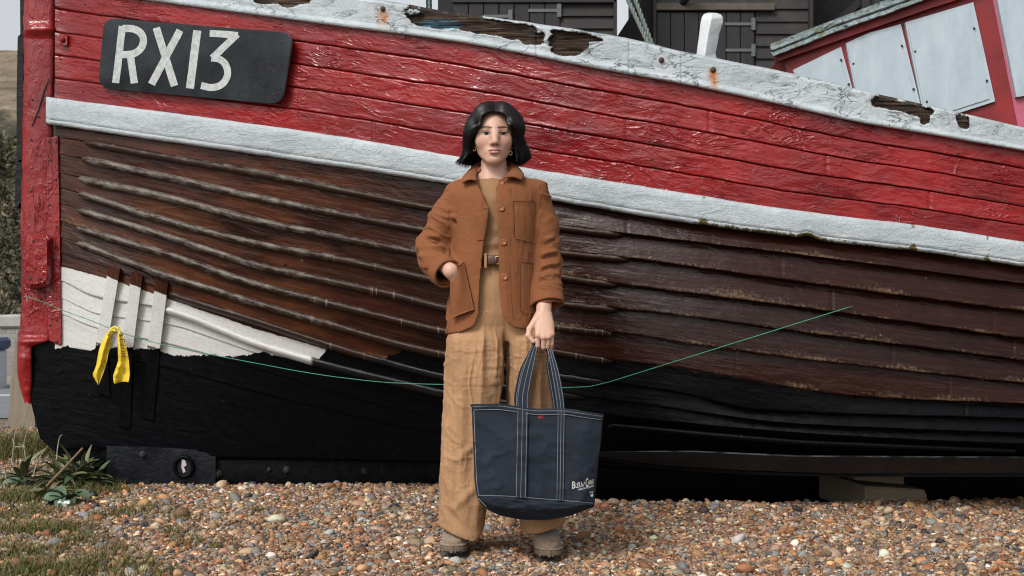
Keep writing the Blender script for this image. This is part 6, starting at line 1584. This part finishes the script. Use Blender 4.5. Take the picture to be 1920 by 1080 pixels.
# --- ropes
RP = Mat('green_grey_rope'); co = RP.co(); RP.out(RP.mix(RP.noise(co, 90, 4), (.07, .09, .08), (.21, .25, .23)), .85, RP.bump(RP.noise(co, 300, 3), .6, .003))
def rope(a, b, r, lab, mat, grp, tw=70):
    a, b = np.array(a), np.array(b); n = 150; t = np.linspace(0, 1, n)[:, None]; c = a+(b-a)*t
    d = (b-a)/np.linalg.norm(b-a); u_ = np.cross(d, [0, 1, 0]); u_ /= np.linalg.norm(u_); w_ = np.cross(d, u_)
    m = MB()
    for k in range(3):
        ph = t[:, 0]*tw*np.linalg.norm(b-a)/1.0+k*2*PI/3
        m.tube(c+u_*(np.cos(ph)*r*.55)[:, None]+w_*(np.sin(ph)*r*.55)[:, None], r*.60, 6)
    o = m.build('rope', mat, None, True); tag(o, lab, 'rope', grp)
rope(P(1136, -90, 1.9), P(1226, 105, 1.7), .0105, 'left one of two twisted green ropes rising steeply behind the gunwale', RP.m, 'rigging ropes')
rope(P(1157, -90, 1.95), P(1231, 105, 1.75), .0105, 'right one of two twisted green ropes rising steeply behind the gunwale', RP.m, 'rigging ropes')
DR = simple('dark_green_rope', (.015, .05, .045), .8, .3, 80)
rope(P(799, -90, 3.2), P(802, 40, 3.2), .008, 'left one of two thin dark ropes against the sky left of the sheds', DR, 'thin ropes')
rope(P(805.5, -90, 3.2), P(808, 40, 3.2), .008, 'right one of two thin dark ropes against the sky left of the sheds', DR, 'thin ropes')
# --- black net sheds
TD = Mat('tarred_boards'); co = TD.co()
gr = TD.noise(TD.sc(co, (3, 3, 40)), 3, 6, .7); bg = TD.noise(co, 3, 4)
c = TD.mix(gr, (.010, .0105, .012), (.048, .043, .042)); c = TD.mix(TD.mr(bg, .5, .75, 0, .6), c, (.075, .064, .05)); TD.out(c, .75, TD.bump(gr, .5, .005), Specular_IOR_Level=.3)
TV = Mat('tarred_door_boards'); co = TV.co()
gr = TV.noise(TV.sc(co, (26, 26, 1.2)), 2, 6, .7); TV.out(TV.mix(gr, (.009, .0095, .011), (.045, .043, .046)), .75, TV.bump(gr, .5, .005), Specular_IOR_Level=.3)
TK = simple('shed_black', (.008, .008, .009), .8)
HG = simple('grey_iron_hinge', (.085, .095, .10), .55, .3, 40)
def shed(lab, pxl, pxr, Y0, top, dep, zones, doors, hinges, extra=None):
    D = Y0+5; X_ = lambda p: (p-960)/F*D; Z_ = lambda p: 1-(p-540)/F*D
    xl, xr = X_(pxl), X_(pxr); s = thing('net_shed', lab, 'shed', ((xl+xr)/2, Y0, 0), 'tall black net sheds')
    m = MB(); m.box(((xl+xr)/2, Y0+dep/2, top/2), ((xr-xl)/2, dep/2, top/2)); m.build('shed_walls', TK, s)
    m = MB(); e = .25; mid = (xl+xr)/2; rz = top+(xr-xl)*.75
    m.prism([(xl-e, Y0-.3, top-.2), (mid, Y0-.3, rz), (xr+e, Y0-.3, top-.2), (xr+e, Y0-.3, top-.08), (mid, Y0-.3, rz+.14), (xl-e, Y0-.3, top-.08)], (0, dep+.6, 0)); fixn(m.build('roof', TK, s))
    m = MB(); m.prism([(xl, Y0+.02, top), (mid, Y0+.02, rz-.05), (xr, Y0+.02, top)], (0, .1, 0)); fixn(m.build('gable', TD.m, s))
    m = MB()
    for a, b, p0, p1, pitch in zones:
        z1 = Z_(p0); z0 = Z_(p1); ph = pitch/F*D; nn_ = int((z1-z0)/ph)+1
        for i in range(nn_):
            zt = z1-i*ph; j = rng.normal(0, .004)
            V = [(X_(a), Y0-.005, zt), (X_(b), Y0-.005, zt), (X_(b), Y0-.034+j, zt-ph*1.02), (X_(a), Y0-.034+j, zt-ph*1.02), (X_(a), Y0, zt-ph*1.02), (X_(b), Y0, zt-ph*1.02)]
            m.add(V, [(0, 3, 2, 1), (3, 4, 5, 2), (0, 4, 3), (1, 2, 5)])
    o = m.build('weatherboarding', TD.m, s)
    for a, b, p0, p1, nbd in doors:
        m = MB(); ed = np.linspace(a, b, nbd+1)
        for i in range(nbd):
            m.box(((X_(ed[i])+X_(ed[i+1]))/2, Y0-.025-rng.random()*.006, (Z_(p0)+Z_(p1))/2), ((X_(ed[i+1])-X_(ed[i]))/2-.004, .02, (Z_(p0)-Z_(p1))/2), bev=.004)
        d_ = m.build('door', TV.m, s)
        for ha, hb_, hp in hinges:
            if a-5 <= ha <= b+20:
                m = MB(); m.box(((X_(ha)+X_(hb_))/2, Y0-.055, Z_(hp)), ((X_(hb_)-X_(ha))/2, .006, .016), bev=.003); m.box((X_(hb_)+.01, Y0-.056, Z_(hp)), (.022, .007, .065), bev=.003)
                h_ = m.build('hinge', HG, s); h_.parent = d_
    if extra: extra(s, X_, Z_, Y0)
    return s
def exA(s, X_, Z_, Y0):
    m = MB(); m.box(((X_(848)+X_(1156))/2, Y0-.04, Z_(3)), ((X_(1156)-X_(848))/2, .03, .022), bev=.004); m.build('lintel', TD.m, s)
    m = MB(); m.box((X_(1153), Y0-.04, 3), (.016, .03, 3), bev=.004); m.build('corner_post', TD.m, s)
shed('tall black shed behind the boat, left of the diagonal gap of sky', 821, 1156, 8.0, 7.0, 3.0, [(1050, 1151, 7, 400, 23.5), (850, 1151, -420, 0, 23.5)], [(850, 1050, 8, 420, 7)], [(990, 1046, 22), (905, 955, 33)], exA)
def exB(s, X_, Z_, Y0):
    m = MB(); m.prism([(X_(1202), Y0+.02, Z_(0)), (X_(1330), Y0+.02, Z_(-165)), (X_(1330), Y0+.02, Z_(400)), (X_(1128), Y0+.02, Z_(400)), (X_(1128), Y0+.02, Z_(112))], (0, 1.5, 0)); fixn(m.build('lean_to', TK, s))
    m = MB(); m.box(((X_(1226)+X_(1450))/2, Y0-.05, Z_(15)), ((X_(1450)-X_(1226))/2, .03, .036), bev=.004); m.build('lintel', simple('pale_lintel', (.085, .072, .055), .85, .5, 12), s)
    m = MB(); m.box((X_(1226), Y0-.05, 3), (.018, .04, 3), bev=.004); m.build('corner_post', TD.m, s)
    m = MB(); m.tube([(X_(1300), Y0-.25, Z_(-14)), (X_(1283), Y0-.12, Z_(4)), (X_(1277), Y0-.05, Z_(9))], .035, 8); m.build('bracket', TK, s, True)
    m = MB(); m.box((X_(1518), Y0-.05, 3), (.02, .04, 3), bev=.004); m.build('corner_post', TD.m, s)
    for i in range(9):
        pass
shed('tall black shed with a strap hinged door behind the white timberhead', 1228, 1521, 9.0, 7.4, 3.2, [(1417, 1516, 18, 400, 23), (1228, 1516, -420, 2, 23)], [(1230, 1413, 25, 420, 7)], [(1357, 1409, 47), (1359, 1409, 96)], exB)
def exC(s, X_, Z_, Y0):
    m = MB()
    for k in range(6):
        o = k*26
        m.prism([(X_(1520+o*.6), Y0-.06, Z_(74+o)), (X_(1640+o*.6), Y0-.06, Z_(-30+o)), (X_(1640+o*.6), Y0-.06, Z_(-12+o)), (X_(1520+o*.6), Y0-.06, Z_(92+o))], (0, .04, 0))
    fixn(m.build('brace_boards', TD.m, s))
    m = MB(); m.box((X_(1618), Y0-.08, 3), (.045, .04, 3)); m.build('corner_post', TD.m, s)
    m = MB(); m.prism([(X_(1524), Y0-.5, Z_(-6)), (X_(1533), Y0-.5, Z_(-6)), (X_(1548), Y0-.5, Z_(10)), (X_(1542), Y0-.5, Z_(15))], (0, .3, 0))
    pm = Mat('peeling_bargeboard'); co = pm.co(); pm.out(pm.ramp(pm.noise(co, 18, 3), [(.4, (.55, .50, .42)), (.5, (.55, .36, .10)), (.6, (.40, .12, .06))], 'CONSTANT'), .7); fixn(m.build('bargeboard', pm.m, s))
shed('black shed half hidden behind the wheelhouse roof', 1524, 1840, 10.0, 7.6, 3.2, [(1624, 1836, -300, 400, 24)], [], [], exC)
# --- left: post, wall, bin, road, hill
PO = Mat('grey_wooden_post'); co = PO.co(); gr = PO.noise(PO.sc(co, (30, 30, 2)), 2, 6, .7); PO.out(PO.mix(gr, (.12, .095, .065), (.30, .25, .19)), .9, PO.bump(gr, .7, .006))
m_ = MB(); V = []
for py, a, b, d in ((640, 27, 62, .075), (706, 23, 62, .08), (708, 20, 63, .085), (760, 17, 64, .09), (815, 13, 66, .095)):
    c0, c1 = P(a, py, 4.5), P(b, py, 4.5); V += [c0, c1, c1+[0, 2*d, 0], c0+[0, 2*d, 0]]
o = mk('wooden_post', np.array(V), [[i*4+j, i*4+(j+1) % 4, i*4+4+(j+1) % 4, i*4+4+j] for i in range(4) for j in range(4)]+[[0, 1, 2, 3], [19, 18, 17, 16]], PO.m, None, False); fixn(o)
tag(o, 'stout grey wooden post standing in grass behind the bow', 'post')
WL = Mat('rubble_wall'); co = WL.co(); bk = WL.n('ShaderNodeTexBrick'); WL.set(bk.inputs['Vector'], WL.sc(co, (1, 1, 1))); bk.inputs['Scale'].default_value = 5
mp = WL.n('ShaderNodeMapping'); WL.t.links.new(WL.co(), mp.inputs[0]); mp.inputs['Rotation'].default_value = (PI/2, 0, 0); WL.t.links.new(mp.outputs[0], bk.inputs['Vector'])
bk.inputs['Color1'].default_value = (.24, .235, .21, 1); bk.inputs['Color2'].default_value = (.33, .32, .29, 1); bk.inputs['Mortar'].default_value = (.20, .19, .17, 1)
WL.out(WL.mix(WL.noise(co, 9, 4), bk.outputs[0], WL.mix(.5, bk.outputs[0], (.12, .115, .10))), .95)
m_ = MB(); m_.box((-4.5, 9.3, .28), (4.6, .2, .31)); m_.build('x', WL.m); wl_ = bpy.data.objects['x']; wl_.name = 'stone_wall'; tag(wl_, 'low pale stone wall beyond the road behind the bow', 'wall')
m_ = MB()
for i in range(30):
    m_.box((-9+i*.31, 9.3, .62+.03*rng.random()), (.15, .24, .05+.02*rng.random()), bev=.02)
o = m_.build('wall_coping', simple('coping_stone', (.30, .29, .27), .9, .3, 8), None); o.location = o.location; 
cop = o; cop.parent = wl_; cop.location = np.array(cop.location)-np.array(wl_.location)
bin_ = thing('litter_bin', 'white roadside bin with a dark blue top left of the wooden post', 'bin', tuple(P(0, 735, 8.2)))
x0, z0, y0 = (3-960)/F*13.2, 0, 8.2
m_ = MB(); m_.box((x0-.12, y0, .19), (.13, .13, .20), bev=.02); m_.build('bin_body', simple('bin_white', (.62, .66, .68), .5, .1), bin_)
m_ = MB(); m_.box((x0-.115, y0, .45), (.16, .15, .06), bev=.03); m_.build('bin_lid', simple('bin_blue', (.03, .05, .13), .5, .1), bin_)
m_ = MB(); m_.box((-30, 7.05, .002), (40, 1.75, .008)); o = m_.build('road', simple('asphalt', (.15, .165, .185), .85, .2, 6)); tag(o, kind='structure')
m_ = MB(); m_.box((-30, 7.3, .008), (40, .06, .006)); o = m_.build('road_marking', simple('worn_white_line', (.42, .43, .43), .8)); tag(o, kind='structure')
hx = np.linspace(-70, 30, 110); hy_ = np.concatenate([np.linspace(16, 62, 60), np.linspace(63, 80, 50), np.linspace(82, 160, 14)])
X, Y = np.meshgrid(hx, hy_, indexing='ij')
zb = np.interp(Y, [16, 25, 56, 66, 70, 73, 75, 76, 80, 160], [-.2, .6, 5.2, 8.6, 10.8, 12.8, 14.8, 15.3, 16.0, 18.0])
nzh = fbm(np.stack([X/4, Y/4, 0*X], -1), 5, 401); n2h = fbm(np.stack([X/1.3, Y/1.3, 0*X], -1), 3, 402)
zb = zb + nzh*np.interp(Y, [16, 30, 66, 76, 160], [.1, .9, .9, .5, 1]) + n2h*np.interp(Y, [16, 24, 64, 70], [.02, .45, .45, .12])
zb = zb*ss(12, -16, X) - 2*ss(-16, 12, X)
HM = Mat('hillside'); co = HM.co(); sp = HM.n('ShaderNodeSeparateXYZ'); HM.t.links.new(co, sp.inputs[0])
n1 = HM.noise(co, .55, 6, .7); n2 = HM.noise(co, 2.2, 5, .7); n3 = HM.noise(HM.sc(co, (.25, .25, 2.6)), 1.2, 6, .65)
dry = HM.mix(n2, (.06, .05, .028), (.23, .185, .11)); scr = HM.mix(n2, (.010, .012, .006), (.060, .060, .026))
zz_ = HM.math('ADD', sp.outputs[2], HM.math('MULTIPLY', HM.math('SUBTRACT', n1, .5), 4))
veg = HM.mix(HM.mr(HM.math('ABSOLUTE', HM.math('SUBTRACT', zz_, 4.6)), .6, 1.8), dry, scr)
rock = HM.mix(HM.mr(n3, .3, .7), (.085, .065, .042), (.27, .215, .15)); rock = HM.mix(HM.mr(n2, .55, .65, 0, .7), rock, (.09, .085, .045))
HM.out(HM.mix(HM.mr(zz_, 10.0, 10.9), veg, rock), .95, HM.bump(HM.math('ADD', n2, n3), .8, .3))
o = mk('hill', np.stack([X, Y, zb], -1).reshape(-1, 3), gf(len(hx), len(hy_)), HM.m, None, True, base=(0, 0, 0)); tag(o, kind='structure')

# --- scrub on the hill
nc = 150; pxs = rng.uniform(-60, 70, nc); Dc = rng.uniform(22, 69, nc); xs = (pxs-960)/F*Dc; ysb = Dc-5
from_z = lambda x, y: (np.interp(y, [16, 25, 56, 66, 70, 73, 75, 76, 80, 160], [-.2, .6, 5.2, 8.6, 10.8, 12.8, 14.8, 15.3, 16.0, 18.0]))
zc_ = from_z(xs, ysb); pyc = 540-(zc_-1)*F/Dc
ok = ((pyc > 195) & (pyc < 335)) | (pyc > 455) | (rng.random(nc) < .25); xs, ysb, zc_, Dc = xs[ok], ysb[ok], zc_[ok], Dc[ok]; nc = len(xs); nl = 170
rc = rng.uniform(.008, .020, nc)*Dc
th = rng.normal(0, 1, (nc, nl, 3)); th /= np.linalg.norm(th, axis=-1)[..., None]; th[..., 2] = np.abs(th[..., 2])*.8
ctr = np.stack([xs, ysb, zc_+.3], -1)[:, None]+th*(rc[:, None, None]*rng.uniform(.5, 1.05, (nc, nl, 1)))
a = rng.normal(0, 1, (nc, nl, 3)); b = rng.normal(0, 1, (nc, nl, 3)); sz = (.0020*Dc)[:, None, None]*rng.uniform(.5, 1.3, (nc, nl, 1))
V = np.stack([ctr-a*sz, ctr+b*sz, ctr+a*sz*.6+b*sz*.2], 2).reshape(-1, 3)
cc = np.array([(.022, .026, .010), (.050, .048, .018), (.035, .030, .016), (.12, .095, .05)])[rng.choice(4, nc*nl, p=[.25, .27, .2, .28])]
o = mk('scrub', V, [np.arange(nc*nl*3).reshape(-1, 3)], GM.m, None, False, col=np.repeat(cc, 3, 0), base=(0, 0, 0)); tag(o, kind='stuff')
# =====================================================================  LIGHT AND CAMERA
def setup():
    cam = bpy.data.cameras.new('camera'); co = bpy.data.objects.new('camera', cam); COL.objects.link(co)
    co.location = (0, -5, 1); co.rotation_euler = (PI/2, 0, 0)
    cam.sensor_width = 36; cam.lens = F/1920*36; cam.clip_start = .1; cam.clip_end = 2000
    cam.dof.use_dof = True; cam.dof.focus_distance = 5.2; cam.dof.aperture_fstop = 9.0
    SC.camera = co
    el, az = math.radians(44), math.radians(-32)      # sun high, behind the camera's left shoulder
    d = np.array([math.sin(az)*math.cos(el), -math.cos(az)*math.cos(el), math.sin(el)])
    s = bpy.data.lights.new('sun', 'SUN'); so = bpy.data.objects.new('sun', s); COL.objects.link(so)
    s.energy = SUN; s.angle = math.radians(16); s.color = (1, .965, .92)
    from mathutils import Vector
    so.rotation_euler = Vector(d).to_track_quat('Z', 'Y').to_euler(); so.location = (-3, -6, 8)
    w = bpy.data.worlds.new('World'); SC.world = w; w.use_nodes = True
    t = w.node_tree; bg = t.nodes['Background']
    sk = t.nodes.new('ShaderNodeTexSky'); sk.sky_type = 'NISHITA'; sk.sun_disc = False
    sk.sun_elevation = el; sk.sun_rotation = math.atan2(d[0], d[1]); sk.air_density = 1.0; sk.dust_density = 4.0; sk.ozone_density = 1
    hs = t.nodes.new('ShaderNodeHueSaturation'); hs.inputs['Saturation'].default_value = .22; hs.inputs['Value'].default_value = 1.35
    t.links.new(sk.outputs[0], hs.inputs['Color']); t.links.new(hs.outputs[0], bg.inputs[0]); bg.inputs[1].default_value = SKY
    SC.cycles.use_denoising = True; SC.cycles.denoiser = 'OPENIMAGEDENOISE'; SC.cycles.denoising_input_passes = 'RGB_ALBEDO_NORMAL'; SC.cycles.denoising_prefilter = 'ACCURATE'; SC.cycles.filter_width = 1.1
    v = SC.view_settings; v.view_transform = 'Standard'; v.look = 'None'; v.gamma = 1; v.exposure = EXPO; v.use_curve_mapping = False
SUN, SKY, EXPO = 1.5, .115, .22
setup()
